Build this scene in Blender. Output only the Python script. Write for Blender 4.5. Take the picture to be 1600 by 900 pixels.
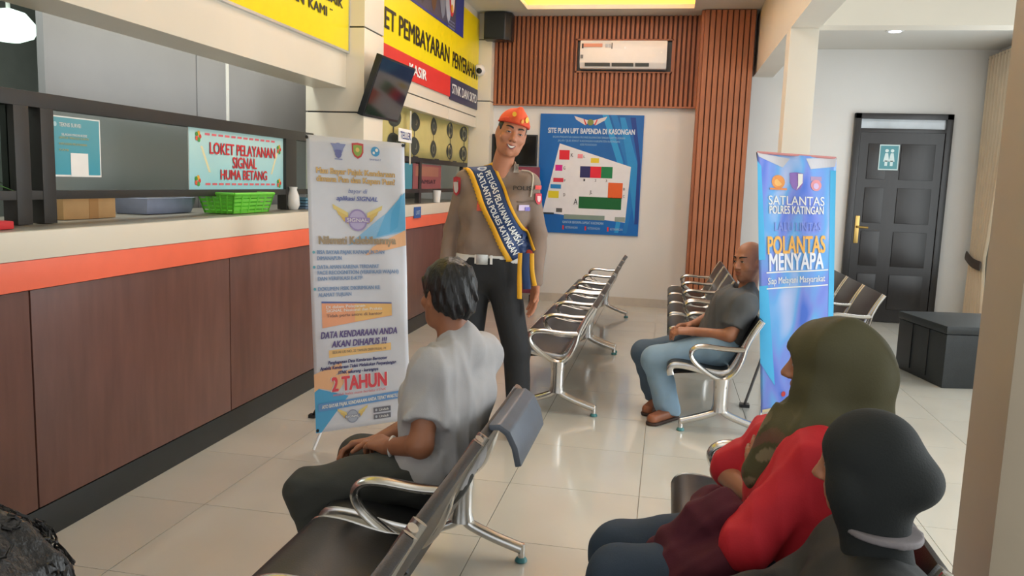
import bpy, bmesh, math, random
import numpy as np
from mathutils import Vector, Matrix
random.seed(4); rng = np.random.default_rng(4)
for o in list(bpy.data.objects): bpy.data.objects.remove(o)
SC = bpy.context.scene; COL = SC.collection
PI = math.pi
# ------------------------------------------------------------------ camera
F = 1254.0
fw = np.array([245., -158., F]); fw /= np.linalg.norm(fw)      # vanishing point of the counter = world +Y
dn = np.array([-330., 9450., F]); dn -= fw * (dn @ fw); dn /= np.linalg.norm(dn)
rt = np.cross(dn, fw)
RW = np.array([rt, fw, -dn])                                    # world = RW @ (right, down, forward)
CAM = np.array([0, 0, 1.4])
cd = bpy.data.cameras.new('camera'); cam = bpy.data.objects.new('camera', cd); COL.objects.link(cam)
cd.sensor_width = 36; cd.lens = F / 1600 * 36; cd.clip_start = .02
m = Matrix.Identity(4)
for i in range(3):
    m[i][0] = RW[i, 0]; m[i][1] = -RW[i, 1]; m[i][2] = -RW[i, 2]; m[i][3] = CAM[i]
cam.matrix_world = m
SC.camera = cam
def ray(x, y): return RW @ np.array([x - 800., y - 450., F])
def onY(x, y, Y): d = ray(x, y); return CAM + d * (Y / d[1])
def onX(x, y, X): d = ray(x, y); return CAM + d * (X / d[0])
def onZ(x, y, Z): d = ray(x, y); return CAM + d * ((Z - 1.4) / d[2])
# ------------------------------------------------------------------ world, lights, exposure
SC.view_settings.view_transform = 'Standard'; SC.view_settings.look = 'None'
SC.view_settings.gamma = 1; SC.view_settings.use_curve_mapping = False
SC.view_settings.exposure = 0.22
w = bpy.data.worlds.new('overcast'); SC.world = w; w.use_nodes = True
bg = w.node_tree.nodes['Background']; bg.inputs[0].default_value = (.93, .97, 1, 1); bg.inputs[1].default_value = 1.2
def area(name, loc, rot, sx, sy, power, col=(1, 1, 1)):
    l = bpy.data.lights.new(name, 'AREA'); l.shape = 'RECTANGLE'; l.size = sx; l.size_y = sy; l.energy = power; l.color = col
    o = bpy.data.objects.new(name, l); COL.objects.link(o); o.location = loc; o.rotation_euler = rot; return o
# ceiling fittings of the hall, fill light added in the offices, daylight through the aisle windows
area('hall_light', (-.7, 6.2, 3.44), (0, 0, 0), 1.5, 4.5, 52, (1, .97, .93))
area('hall_light', (-.7, 1.2, 3.24), (0, 0, 0), 1.2, 2.5, 10, (1, .96, .9))
area('aisle_light', (2.1, 8.2, 2.9), (0, 0, 0), .3, .3, 5, (.9, .95, 1))
area('window_daylight', (3.27, 6.9, 1.5), (0, PI / 2, 0), 2.2, 2.6, 42, (.93, .97, 1))
area('window_daylight', (3.27, 2.8, 1.5), (0, PI / 2, 0), 2.2, 2.6, 85, (.93, .97, 1))
area('office_fill', (-2.74, 4.4, 2.95), (0, 0, 0), .3, 3.4, 34, (.95, 1, .96))  # added to brighten the grey partition behind the glass
area('office_fill', (-2.78, 7.6, 2.9), (0, 0, 0), .3, 2, 5, (1, .93, .8))
area('office_fill', (-3.8, 2.4, 3.0), (0, 0, 0), .8, 1.6, 26, (.9, 1, .94))  # added fill for the dark room behind the far left glass
# ------------------------------------------------------------------ materials
def s2l(c):
    return tuple((v / 12.92 if v <= .04045 else ((v + .055) / 1.055) ** 2.4) for v in [x / 255 for x in c])
MATS = {}
def mat(name, rgb, rough=.5, metal=0., var=.06, scale=12., bump=0., bscale=None, stretch=(1, 1, 1), coat=0., emit=0., trans=0., attr=None, ecol=None, spec=None):
    if name in MATS: return MATS[name]
    M = bpy.data.materials.new(name); M.use_nodes = True; nt = M.node_tree; N = nt.nodes; b = N['Principled BSDF']
    b.inputs['Roughness'].default_value = rough; b.inputs['Metallic'].default_value = metal
    if coat: b.inputs['Coat Weight'].default_value = coat; b.inputs['Coat Roughness'].default_value = .08
    if trans: b.inputs['Transmission Weight'].default_value = trans; b.inputs['IOR'].default_value = 1.1
    if spec is not None: b.inputs['Specular IOR Level'].default_value = spec
    tc = N.new('ShaderNodeTexCoord'); mp = N.new('ShaderNodeMapping'); mp.inputs['Scale'].default_value = stretch
    nt.links.new(tc.outputs['Object'], mp.inputs[0])
    nz = N.new('ShaderNodeTexNoise'); nz.inputs['Scale'].default_value = scale; nz.inputs['Detail'].default_value = 4
    nt.links.new(mp.outputs[0], nz.inputs[0])
    c = s2l(rgb)
    mx = N.new('ShaderNodeMix'); mx.data_type = 'RGBA'; mx.blend_type = 'MULTIPLY'; mx.inputs[0].default_value = 1
    rp = N.new('ShaderNodeMapRange'); rp.inputs[1].default_value = .25; rp.inputs[2].default_value = .75
    rp.inputs[3].default_value = 1 - var; rp.inputs[4].default_value = 1 + var
    nt.links.new(nz.outputs[0], rp.inputs[0]); nt.links.new(rp.outputs[0], mx.inputs[7])
    if attr:
        a = N.new('ShaderNodeAttribute'); a.attribute_name = attr; nt.links.new(a.outputs['Color'], mx.inputs[6])
    else: mx.inputs[6].default_value = (*c, 1)
    nt.links.new(mx.outputs[2], b.inputs['Base Color'])
    if bump:
        bn = N.new('ShaderNodeBump'); bn.inputs['Strength'].default_value = bump; bn.inputs['Distance'].default_value = .01
        n2 = nz
        if bscale:
            n2 = N.new('ShaderNodeTexNoise'); n2.inputs['Scale'].default_value = bscale; nt.links.new(mp.outputs[0], n2.inputs[0])
        nt.links.new(n2.outputs[0], bn.inputs['Height']); nt.links.new(bn.outputs[0], b.inputs['Normal'])
    if emit:
        b.inputs['Emission Color'].default_value = (*s2l(ecol or rgb), 1); b.inputs['Emission Strength'].default_value = emit
    MATS[name] = M; return M
def ink(rgb, rough=.5): return mat('ink_%d_%d_%d' % rgb, rgb, rough, var=.03)
white_wall = mat('white_wall', (222, 220, 216), .6, var=.03, scale=1.5, bump=.05, bscale=60)
cream = mat('cream_panel', (226, 217, 198), .35, var=.03, scale=2)
cream_col = mat('cream_paint', (226, 219, 205), .5, var=.03, scale=2)
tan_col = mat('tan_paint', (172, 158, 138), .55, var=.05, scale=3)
tile_m = mat('polished_tile', (204, 201, 190), .15, var=.05, scale=2.2, coat=.3)
grout = mat('grout', (150, 145, 134), .8)
wood = mat('slat_wood', (166, 101, 66), .45, var=.22, scale=9, stretch=(3, 3, .35), bump=.08)
wood_dk = mat('slat_backing', (112, 62, 38), .6, var=.1)
ceil_m = mat('ceiling_paint', (214, 211, 203), .7, var=.02, scale=1)
brown = mat('brown_laminate', (108, 73, 64), .32, var=.18, scale=7, stretch=(1, 2.5, .4), bump=.03)
kick = mat('kick_black', (40, 42, 42), .4, var=.1)
orange = mat('orange_laminate', (249, 116, 84), .35, var=.03)
frame_bk = mat('dark_frame', (48, 45, 42), .4, var=.08)
glass = mat('glass', (225, 235, 232), .02, trans=1., var=0, spec=.5)
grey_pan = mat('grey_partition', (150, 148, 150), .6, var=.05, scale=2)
chrome = mat('chrome', (212, 210, 207), .24, 1., var=.04, scale=5)
pad_bk = mat('black_vinyl', (30, 31, 33), .38, var=.12, scale=30, bump=.08, bscale=220)
black = mat('black_plastic', (26, 28, 31), .35, var=.08)
white_pl = mat('white_plastic', (236, 233, 228), .3, var=.02)
# ------------------------------------------------------------------ mesh helpers
def link(name, me, m=None, parent=None, smooth=False):
    o = bpy.data.objects.new(name, me); COL.objects.link(o)
    if m is not None and not me.materials: me.materials.append(m)
    if parent is not None: o.parent = parent
    if smooth:
        me.polygons.foreach_set('use_smooth', [True] * len(me.polygons))
    return o
def tag(o, label, cat, group=None, kind=None):
    o['label'] = label; o['category'] = cat
    if group: o['group'] = group
    if kind: o['kind'] = kind
    return o
def empty(name, loc, label, cat, group=None, kind=None, rz=0):
    o = bpy.data.objects.new(name, None); COL.objects.link(o); o.location = loc; o.rotation_euler = (0, 0, rz)
    o.empty_display_size = .1
    return tag(o, label, cat, group, kind)
class MB:
    def __init__(s): s.v = []; s.f = []
    def add(s, vs, fs):
        n = len(s.v); s.v += [tuple(map(float, p)) for p in vs]; s.f += [tuple(i + n for i in f) for f in fs]; return s
    def box(s, a, b):
        x0, y0, z0 = np.minimum(a, b); x1, y1, z1 = np.maximum(a, b)
        return s.add([(x0, y0, z0), (x1, y0, z0), (x1, y1, z0), (x0, y1, z0), (x0, y0, z1), (x1, y0, z1), (x1, y1, z1), (x0, y1, z1)],
                     [(3, 2, 1, 0), (4, 5, 6, 7), (0, 1, 5, 4), (1, 2, 6, 5), (2, 3, 7, 6), (3, 0, 4, 7)])
    def hexa(s, bot, top):
        return s.add(list(bot) + list(top), [(3, 2, 1, 0), (4, 5, 6, 7), (0, 1, 5, 4), (1, 2, 6, 5), (2, 3, 7, 6), (3, 0, 4, 7)])
    def prism(s, poly, axis, a, b):      # 2D polygon extruded along an axis; poly in the two other axes in order
        def P(p, t):
            q = list(p); q.insert(axis, t); return q
        n = len(poly)
        return s.add([P(p, a) for p in poly] + [P(p, b) for p in poly],
                     [tuple(range(n))[::-1], tuple(range(n, 2 * n))] + [(i, (i + 1) % n, n + (i + 1) % n, n + i) for i in range(n)])
    def sweep(s, pts, ra, rb=None, n=10, ref=(0, 1, 0), cap=True):
        pts = [np.array(p, float) for p in pts]; rb = ra if rb is None else rb
        ref = np.array(ref, float); rings = []; k = len(pts)
        for i, p in enumerate(pts):
            t = pts[min(i + 1, k - 1)] - pts[max(i - 1, 0)]; t /= np.linalg.norm(t) + 1e-9
            u = ref - t * (ref @ t)
            if np.linalg.norm(u) < 1e-3: u = np.array([1., 0, .3]); u -= t * (u @ t)
            u /= np.linalg.norm(u); v = np.cross(t, u)
            A = ra[i] if hasattr(ra, '__len__') else ra; B = rb[i] if hasattr(rb, '__len__') else rb
            rings.append([p + u * A * math.cos(2 * PI * j / n) + v * B * math.sin(2 * PI * j / n) for j in range(n)])
        vs = [q for r in rings for q in r]; fs = []
        for i in range(k - 1):
            for j in range(n): fs.append((i * n + j, i * n + (j + 1) % n, (i + 1) * n + (j + 1) % n, (i + 1) * n + j))
        if cap: fs += [tuple(range(n))[::-1], tuple((k - 1) * n + j for j in range(n))]
        return s.add(vs, fs)
    def lathe(s, prof, c=(0, 0, 0), n=20, axis=2):
        vs = []; fs = []; k = len(prof)
        for r, z in prof:
            for j in range(n):
                a = 2 * PI * j / n; q = [r * math.cos(a), r * math.sin(a)]; q.insert(axis, z); vs.append(np.array(q) + c)
        for i in range(k - 1):
            for j in range(n): fs.append((i * n + j, i * n + (j + 1) % n, (i + 1) * n + (j + 1) % n, (i + 1) * n + j))
        fs += [tuple(range(n))[::-1], tuple((k - 1) * n + j for j in range(n))]
        return s.add(vs, fs)
    def mesh(s, name='m', bevel=0., seg=2):
        me = bpy.data.meshes.new(name); me.from_pydata(s.v, [], s.f)
        bm = bmesh.new(); bm.from_mesh(me)
        bmesh.ops.recalc_face_normals(bm, faces=bm.faces)
        if bevel:
            es = [e for e in bm.edges if len(e.link_faces) == 2 and e.calc_face_angle(0) > .5]
            bmesh.ops.bevel(bm, geom=es, offset=bevel, segments=seg, affect='EDGES', profile=.7)
        bm.to_mesh(me); bm.free(); return me
    def build(s, name, m, parent=None, bevel=0., smooth=False, seg=2):
        me = s.mesh(name, bevel, seg); o = link(name, me, m, parent)
        if smooth or bevel:
            me.polygons.foreach_set('use_smooth', [True] * len(me.polygons))
            try: me.set_sharp_from_angle(angle=.7)
            except Exception: pass
        return o
def box(name, a, b, m, parent=None, bevel=0.):
    return MB().box(a, b).build(name, m, parent, bevel)
def struct(name, a, b, m, label, cat, bevel=0.):
    o = box(name, a, b, m, None, bevel); return tag(o, label, cat, kind='structure')
def spline(P, n=6):
    P = [np.array(p, float) for p in P]; out = []
    for i in range(len(P) - 1):
        p0 = P[max(i - 1, 0)]; p1 = P[i]; p2 = P[i + 1]; p3 = P[min(i + 2, len(P) - 1)]
        for k in range(n):
            t = k / n
            out.append(.5 * (2 * p1 + (p2 - p0) * t + (2 * p0 - 5 * p1 + 4 * p2 - p3) * t * t + (3 * p1 - p0 - 3 * p2 + p3) * t ** 3))
    out.append(P[-1]); return out
# ------------------------------------------------------------------ printing: lettering and flat shapes mapped on a surface S(u, v, lift)
TXT = {}
def text_geo(s, bold=0.012, shear=0.):
    k = (s, bold, shear)
    if k in TXT: return TXT[k]
    cu = bpy.data.curves.new('t', 'FONT'); cu.body = s; cu.size = 1; cu.shear = shear; cu.resolution_u = 3
    o = bpy.data.objects.new('t', cu); COL.objects.link(o)
    dg = bpy.context.evaluated_depsgraph_get(); me = bpy.data.meshes.new_from_object(o.evaluated_get(dg))
    v = np.array([q.co[:] for q in me.vertices]).reshape(-1, 3); f = [tuple(p.vertices) for p in me.polygons]
    bpy.data.objects.remove(o); bpy.data.curves.remove(cu); bpy.data.meshes.remove(me)
    if bold > .003:      # heavier strokes: the same line laid down again, slightly shifted
        n = len(v); sh = [(bold, 0), (-bold, 0)] if bold < .016 else [(bold, bold * .6), (-bold, bold * .6), (bold, -bold * .6), (-bold, -bold * .6)]
        v = np.concatenate([v + (a, b, .0007 * q) for q, (a, b) in enumerate(sh)]); f = [tuple(i + n * q for i in p) for q in range(len(sh)) for p in f]
    TXT[k] = (v, f); return TXT[k]
def flat(name, V, Fc, S, m, parent, lift=.002):
    up = [lift + (p[2] if len(p) > 2 else 0.) for p in V]
    P = S.many([p[:2] for p in V], np.array(up)) if hasattr(S, 'many') else [S(p[0], p[1], l) for p, l in zip(V, up)]
    me = bpy.data.meshes.new(name); me.from_pydata([tuple(p) for p in P], [], Fc)
    return link(name, me, m, parent)
def write(s, S, u, v, h, m, parent, width=None, align='c', bold=.012, shear=0., lift=.003, name='lettering', rot=0.):
    """u, v = centre (or left end) of the line; h = cap height; width = fitted line width"""
    V, f = text_geo(s, bold, shear)
    if len(V) == 0: return
    x0, x1 = V[:, 0].min(), V[:, 0].max(); sy = h / .69; sx = sy if width is None else width / (x1 - x0)
    X = (V[:, 0] - x0) * sx; Wd = (x1 - x0) * sx
    X = X - (Wd / 2 if align == 'c' else 0); Y = V[:, 1] * sy - h / 2
    c, d = math.cos(rot), math.sin(rot)
    P = [(u + a * c - b * d, v + a * d + b * c, q) for a, b, q in zip(X, Y, V[:, 2])]
    return flat(name, P, f, S, m, parent, lift)
def patch(name, poly, S, m, parent, lift=.0015):
    return flat(name, poly, [tuple(range(len(poly)))], S, m, parent, lift)
def rect(name, u0, v0, u1, v1, S, m, parent, lift=.0015, nu=1, nv=1):
    V = [(u0 + (u1 - u0) * i / nu, v0 + (v1 - v0) * j / nv) for j in range(nv + 1) for i in range(nu + 1)]
    f = [(j * (nu + 1) + i, j * (nu + 1) + i + 1, (j + 1) * (nu + 1) + i + 1, (j + 1) * (nu + 1) + i) for j in range(nv) for i in range(nu)]
    return flat(name, V, f, S, m, parent, lift)
def disc(name, u, v, r, S, m, parent, lift=.002, n=20, ry=None):
    ry = ry or r
    return patch(name, [(u + r * math.cos(2 * PI * i / n), v + ry * math.sin(2 * PI * i / n)) for i in range(n)], S, m, parent, lift)
def shield(name, u, v, w, h, S, m, parent, lift=.002):
    return patch(name, [(u - w / 2, v + h * .45), (u, v + h * .5), (u + w / 2, v + h * .45), (u + w * .48, v - h * .1), (u + w * .3, v - h * .36), (u, v - h * .5), (u - w * .3, v - h * .36), (u - w * .48, v - h * .1)][::-1], S, m, parent, lift)
def plane_S(o, eu, ev):
    o = np.array(o, float); eu = np.array(eu, float); ev = np.array(ev, float); n = np.cross(eu, ev); n /= np.linalg.norm(n)
    return lambda u, v, l=0.: o + eu * u + ev * v + n * l
# ================================================================== SETTING
XW = -2.23; YB = 9.4; ZC = 3.28
fl = struct('floor', (-5, -2.6, -.12), (3.4, 9.6, -.006), grout, 'cream polished tile floor of the hall with thin grout lines', 'floor')
tm = MB().box((-.2985, -.2985, -.0055), (.2985, .2985, 0)).mesh('tile'); tm.materials.append(tile_m)
for i in range(-4, 6):
    for j in range(-10, 10):
        x = -.05 + .6 * i + .3; y = 3.55 + .6 * j + .3
        if -2.3 < x < 3.4 and y < 9.6:
            t = link('tile', tm, None, fl); t.location = (x, y, 0)
bw = struct('wall_back', (-5, YB, 0), (3.5, YB + .15, 3.6), white_wall, 'white back wall behind the waiting chairs', 'wall')
base = struct('baseboard_back', (-2.0, YB - .012, 0), (1.9, YB, .1), mat('skirting', (196, 188, 176), .4), 'pale tile skirting along the back wall', 'baseboard')
# right wall with two windows
rw_m = MB()
for a, b in [((-2.6, 1.25), (0, 3.3)), ((4.4, 5.3), (0, 3.3)), ((9.1, 9.6), (0, 3.3)), ((1.25, 4.4), (0, .35)), ((5.3, 9.1), (0, .35)), ((1.25, 4.4), (2.62, 3.3)), ((5.3, 9.1), (2.62, 3.3))]:
    rw_m.box((3.3, a[0], b[0]), (3.45, a[1], b[1]))
tag(rw_m.build('wall_right', white_wall), 'white aisle wall with tall windows', 'wall', kind='structure')
for n, (y0, y1) in enumerate([(5.3, 9.1), (1.25, 4.4)]):
    wi = empty('window_%d' % (n + 1), (3.36, (y0 + y1) / 2, .35), ['tall bright window beside the beige curtain', 'tall bright aisle window out beyond the column'][n], 'window', kind='structure')
    h = (y1 - y0) / 2
    f = MB()
    for z in (0, 2.22): f.box((-.03, -h, z), (.03, h, z + .05))
    for y in (-h, -h / 3, h / 3, h - .05): f.box((-.03, y, 0), (.03, y + .05, 2.27))
    f.build('window_frame', mat('pale_frame', (210, 210, 208), .4), wi)
    for k in range(3):
        box('pane', (-.004, -h + .05 + k * 2 * h / 3, .05), (.004, -h + (k + 1) * 2 * h / 3, 2.22), glass, wi)
# ceiling with the light tray
cz = MB()
X0, X1, Y0, Y1 = -1.64, .165, 2.6, 8.96
for a, b in [((-5, -2.6), (X0, YB)), ((X1, -2.6), (3.5, 6.62)), ((X1, 6.62), (.95, YB)), ((X0, -2.6), (X1, Y0)), ((X0, Y1), (X1, YB))]:
    cz.box((a[0], a[1], ZC), (b[0], b[1], ZC + .035))
cz.box((X0 - .22, Y0 - .22, 3.56), (X1 + .22, Y1 + .22, 3.62))
for a, b in [((X0 - .26, Y0 - .26), (X0 - .22, Y1 + .26)), ((X1 + .22, Y0 - .26), (X1 + .26, Y1 + .26)), ((X0 - .26, Y0 - .26), (X1 + .26, Y0 - .22)), ((X0 - .26, Y1 + .22), (X1 + .26, Y1 + .26))]:
    cz.box((a[0], a[1], ZC + .035), (b[0], b[1], 3.62))
ce = tag(cz.build('ceiling', ceil_m), 'white hall ceiling with a recessed light tray', 'ceiling', kind='structure')
box('fascia', (X0, Y1 - .012, ZC - .010), (X1, Y1, ZC + .037), white_pl, ce)
box('fascia', (X0, Y0, ZC - .010), (X0 + .012, Y1 - .012, ZC + .037), white_pl, ce)
box('fascia', (X1 - .012, Y0, ZC - .010), (X1, Y1 - .012, ZC + .037), white_pl, ce)
led = mat('warm_led', (255, 190, 60), .5, emit=40., ecol=(255, 176, 50))
for a, b in [((X0, Y1 + .14), (X1, Y1 + .16)), ((X0 - .16, Y0), (X0 - .14, Y1)), ((X1 + .14, Y0), (X1 + .16, Y1))]:
    box('light_strip', (a[0], a[1], ZC + .038), (b[0], b[1], ZC + .05), led, ce)
# aisle ceiling, beams, columns
ca = struct('ceiling_aisle', (.95, 6.8, 2.93), (3.5, YB, 3.0), ceil_m, 'lower white ceiling of the side aisle with a downlight', 'ceiling')
MB().lathe([(.075, 0), (.08, -.008), (.06, -.012)], (2.0, 8.32, 2.93)).build('downlight_ring', white_pl, ca)
MB().lathe([(.058, -.010), (.05, -.016)], (2.0, 8.32, 2.93)).build('downlight_lens', mat('cool_lens', (225, 235, 255), .4, emit=6., ecol=(220, 232, 255)), ca)
struct('trim_1', (.84, -2.6, 2.63), (1.05, YB, ZC), cream_col, 'long cream beam running along the aisle', 'beam')
struct('trim_2', (1.05, 6.6, 2.65), (3.3, 6.8, 3.28), cream_col, 'cream cross beam over the aisle', 'beam')
struct('wall_column', (.84, 6.6, 0), (1.05, 6.82, 2.63), cream_col, 'cream square column behind the blue banner stand', 'column', .006)
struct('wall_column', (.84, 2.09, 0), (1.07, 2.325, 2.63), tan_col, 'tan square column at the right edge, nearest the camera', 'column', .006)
# wooden slat cladding on the back wall
sl = tag(MB().box((-2.07, YB - .02, 2.29), (-1.115, YB, ZC)).box((-.05, YB - .02, 2.29), (.30, YB, ZC)).box((-1.115, YB - .02, 2.29), (-.05, YB, 2.66)).box((-1.115, YB - .02, 3.02), (-.05, YB, ZC)).build('slat_cladding', wood_dk),
         'brown vertical wood slat cladding high on the back wall', 'cladding', kind='structure')
s_full = MB().box((-.016, -.018, 0), (.016, .018, .99)).mesh('slat', .003, 1); s_top = MB().box((-.016, -.018, 0), (.016, .018, .25)).mesh('slat', .003, 1); s_bot = MB().box((-.016, -.018, 0), (.016, .018, .365)).mesh('slat', .003, 1)
for q in (s_full, s_top, s_bot): q.materials.append(wood)
n = 46
for i in range(n):
    x = -2.05 + i * (2.33 / (n - 1))
    if -1.13 < x < -.035:
        a = link('slat', s_bot, None, sl); a.location = (x, YB - .037, 2.29); b = link('slat', s_top, None, sl); b.location = (x, YB - .037, 3.025)
    else: a = link('slat', s_full, None, sl); a.location = (x, YB - .037, 2.29)
MB().box((-2.07, YB - .058, 2.275), (.30, YB, 2.292)).build('bottom_trim', wood, sl)
f = MB()
for a, b in [((-1.125, 2.655), (-.04, 2.67)), ((-1.125, 3.01), (-.04, 3.025)), ((-1.125, 2.655), (-1.11, 3.025)), ((-.055, 2.655), (-.04, 3.025))]:
    f.box((a[0], YB - .058, a[1]), (b[0], YB - .005, b[1]))
f.build('niche_frame', wood, sl)
box('niche_back', (-1.11, YB - .006, 2.67), (-.055, YB - .001, 3.01), black, sl)
pl_ = struct('wall_pillar', (.27, 9.06, 0), (.80, YB, ZC), wood_dk, 'full height pillar clad in brown wood slats', 'pillar')
ps = MB().box((-.024, -.016, 0), (.024, .016, 3.275)).mesh('slat', .004, 1); ps.materials.append(wood)
for i in range(9):
    a = link('slat', ps, None, pl_); a.location = (.298 + i * .0592, 9.045, 0)
for i in range(5):
    a = link('slat', ps, None, pl_); a.location = (.256, 9.085 + i * .062, 0); a.rotation_euler = (0, 0, PI / 2)
# ------------------------------------------------------------------ service side
of = struct('wall_office', (-4.7, -2.6, 0), (-4.6, YB, ZC), mat('office_wall', (176, 180, 174), .7), 'dim pale office wall behind the counter glass', 'wall')
struct('wall_office_end', (-4.6, -.75, 0), (-2.4, -.55, ZC), mat('office_wall', (170, 178, 172), .7), 'office end wall', 'wall')
pt = empty('wall_partition', (-3.0, 5, 0), 'grey office partition of plain panels behind the counter glass', 'partition', kind='structure')
ys = [onX(62, 90, -3.0)[1], onX(303, 130, -3.0)[1], onX(350, 130, -3.0)[1], 6.9]
for i in range(3):
    box('panel', (-.02, ys[i] - 5 + .006, 0), (.02, ys[i + 1] - 5 - .006, 3.27), grey_pan, pt, .004)
box('joint_strip', (.0, ys[2] - 5 - .012, 0), (.03, ys[2] - 5 + .012, 3.27), white_pl, pt)
box('panel', (-.02, 1.9, 0), (.02, 4.4, 3.27), mat('dark_backdrop', (96, 92, 84), .7), pt)  # backdrop coloured dark to stand in for the unlit cashier interior
ol = empty('office_lamp', tuple(onX(14, 46, -3.9)), 'glowing round white lamp in the office behind the far left glass', 'lamp')
MB().lathe([(.02, .12), (.09, .1), (.14, .04), (.15, 0), (.13, -.04), (.06, -.07)]).build('lamp_globe', mat('lamp_globe', (240, 255, 245), .4, emit=1.6, ecol=(225, 255, 238)), ol, smooth=True)
MB().lathe([(.012, .12), (.012, 1.0)], n=10).build('lamp_rod', white_pl, ol)
# counter
ct = empty('service_counter', (XW, 5, 0), 'long brown service counter with cream worktop edge and orange band', 'counter')
def C(name, a, b, m, parent=None, bevel=0.):
    return box(name, (a[0] - XW, a[1] - 5, a[2]), (b[0] - XW, b[1] - 5, b[2]), m, parent or ct, bevel)
C('carcass', (-2.7, -.5, 0), (XW - .02, 9.15, 1.05), kick)
C('kick_board', (XW - .02, -.5, 0), (XW, 9.15, .128), kick, None, .003)
ys = [-.5, 1.12, 2.473, 3.82, 5.17, 6.52, 7.87, 9.15]
for i in range(7): C('panel', (XW - .018, ys[i] + .004, .134), (XW + .002, ys[i + 1] - .004, .952), brown, None, .003)
C('orange_band', (XW - .02, -.5, .955), (XW + .012, 9.15, 1.062), orange, None, .004)
C('worktop_edge', (XW - .02, -.5, 1.063), (XW + .016, 9.15, 1.165), cream, None, .004)
C('worktop', (-2.95, -.5, 1.13), (XW - .02, 9.15, 1.1625), mat('worktop', (128, 122, 110), .4, var=.1))
# windows of the counter
XG = -2.5
gl = empty('window_3', (XG, 4, 1.165), 'dark framed counter glazing with sign and notices', 'window', kind='structure')
def G(name, y0, z0, y1, z1, m, t=.03, parent=None, bevel=.002, x=0.):
    return box(name, (x - t, y0 - 4, z0 - 1.165), (x + t, y1 - 4, z1 - 1.165), m, parent or gl, bevel)
G('top_rail', .2, 1.625, 5.36, 1.685, frame_bk)
G('bottom_rail', .2, 1.262, 5.36, 1.298, frame_bk)
for a, b in [(2.70, 2.775), (2.835, 2.905), (4.94, 5.09), (1.2, 1.27)]: G('post', a, 1.165, b, 1.625, frame_bk, .032)
for a, b in [(1.27, 2.70), (2.905, 4.94), (5.09, 5.36)]: G('pane', a, 1.298, b, 1.625, glass, .003, None, 0)
# soffit walls and pillars
struct('wall_left', (-2.48, -2.6, 2.0), (XW, 5.36, ZC), cream, 'cream upper wall above the first counter opening, below the ceiling', 'wall', .004)
w2 = empty('wall_left_far', (XW, 7.4, 2.0), 'cream panelled upper wall above the cashier opening', 'wall', kind='structure')
for y0, y1 in [(5.74, 8.0), (8.0, 9.2)]:
    for z0, z1 in [(2.0, 2.115), (2.125, ZC)]:
        box('panel', (-.25, y0 - 7.4 + .004, z0 - 2), (0, y1 - 7.4 - .004, z1 - 2), cream, w2, .003)
box('joint_backing', (-.24, -1.65, .01), (-.012, 1.79, 1.27), black, w2)
pc = empty('wall_pillar_cream', (XW, 5.55, 1.165), 'cream panelled pillar between the two counter openings', 'pillar', kind='structure')
for z0, z1 in [(1.165, 1.832), (1.842, 2.405), (2.415, ZC)]:
    box('panel', (-.3, -.19, z0 - 1.165), (.13, .19, z1 - 1.165), cream, pc, .004)
box('joint_backing', (-.29, -.18, .01), (.12, .18, 2.1), black, pc)
ec = empty('wall_pillar_corner', (-2.2, 9.3, 0), 'cream panelled corner pillar beside the wood slats', 'pillar', kind='structure')
for z0, z1 in [(0, 2.30), (2.31, 2.985), (2.995, ZC)]:
    box('panel', (-.25, -.1, z0), (.13, .1, z1), cream, ec, .004)
box('joint_backing', (-.24, -.09, .01), (.12, .09, 3.2), black, ec)
# ================================================================== SIGNS ON THE LEFT SIDE
SL = plane_S((XW, 0, 0), (0, 1, 0), (0, 0, 1))
def off(S, o):      # surface in the local frame of a parent standing at o
    o = np.array(o, float); return lambda u, v, l=0.: S(u, v, l) - o
yel = mat('sign_yellow', (240, 218, 6), .35, var=.03); blk = ink((24, 22, 20)); wht = ink((245, 244, 240)); red = ink((214, 48, 44))
o = (XW, 4, 2.245)
s1 = empty('wall_sign', o, 'yellow sign with black slogan over the first counter', 'sign')
box('panel', (0, -2.6, 0), (.02, 1.345, .95), yel, s1, .002)
e = MB().box((0, -2.62, -.014), (.024, 1.36, 0)).box((0, 1.345, 0), (.024, 1.36, .95)).build('edge_trim', mat('silver_trim', (205, 205, 205), .3, .6), s1)
S = off(plane_S((XW + .02, 0, 0), (0, 1, 0), (0, 0, 1)), o)
write('MEMBERIKAN PELAYANAN TERBAIK', S, 4.24, 2.535, .058, blk, s1, 2.0, 'c', .02)
for t_, u_, wd_ in [('ADALAH', 3.86, .45), ('TUJUAN', 4.42, .47), ('KAMI', 4.85, .27), ('"', 5.05, .04)]: write(t_, S, u_, 2.435 if t_ != '"' else 2.452, .058 if t_ != '"' else .022, blk, s1, wd_, 'c', .02)
o = (XW, 7.6, 2.2)
s2 = empty('wall_sign', o, 'yellow and red cashier payment sign over the second counter', 'sign')
def R2(name, y0, z0, y1, z1, m, t): return box(name, (0, y0 - o[1], z0 - o[2]), (t, y1 - o[1], z1 - o[2]), m, s2)
R2('yellow_panel', 5.80, 2.425, 8.0, 3.2, yel, .012); R2('red_panel', 5.80, 2.225, 8.0, 2.425, red, .012)
S = off(plane_S((XW + .012, 0, 0), (0, 1, 0), (0, 0, 1)), o)
write('LOKET PEMBAYARAN', S, 6.76, 2.62, .155, blk, s2, 2.35, 'c', .022)
write('KASIR', S, 6.93, 2.322, .085, wht, s2, .5, 'c', .03)
o = (XW, 8.6, 2.2)
s3 = empty('wall_sign', o, 'yellow and navy document handover sign beside the corner pillar', 'sign')
box('yellow_panel', (0, -.595, .225), (.012, .58, 1.0), yel, s3); box('navy_panel', (0, -.595, 0.0), (.012, .58, .225), ink((52, 54, 84)), s3)
S = off(plane_S((XW + .012, 0, 0), (0, 1, 0), (0, 0, 1)), o)
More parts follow.
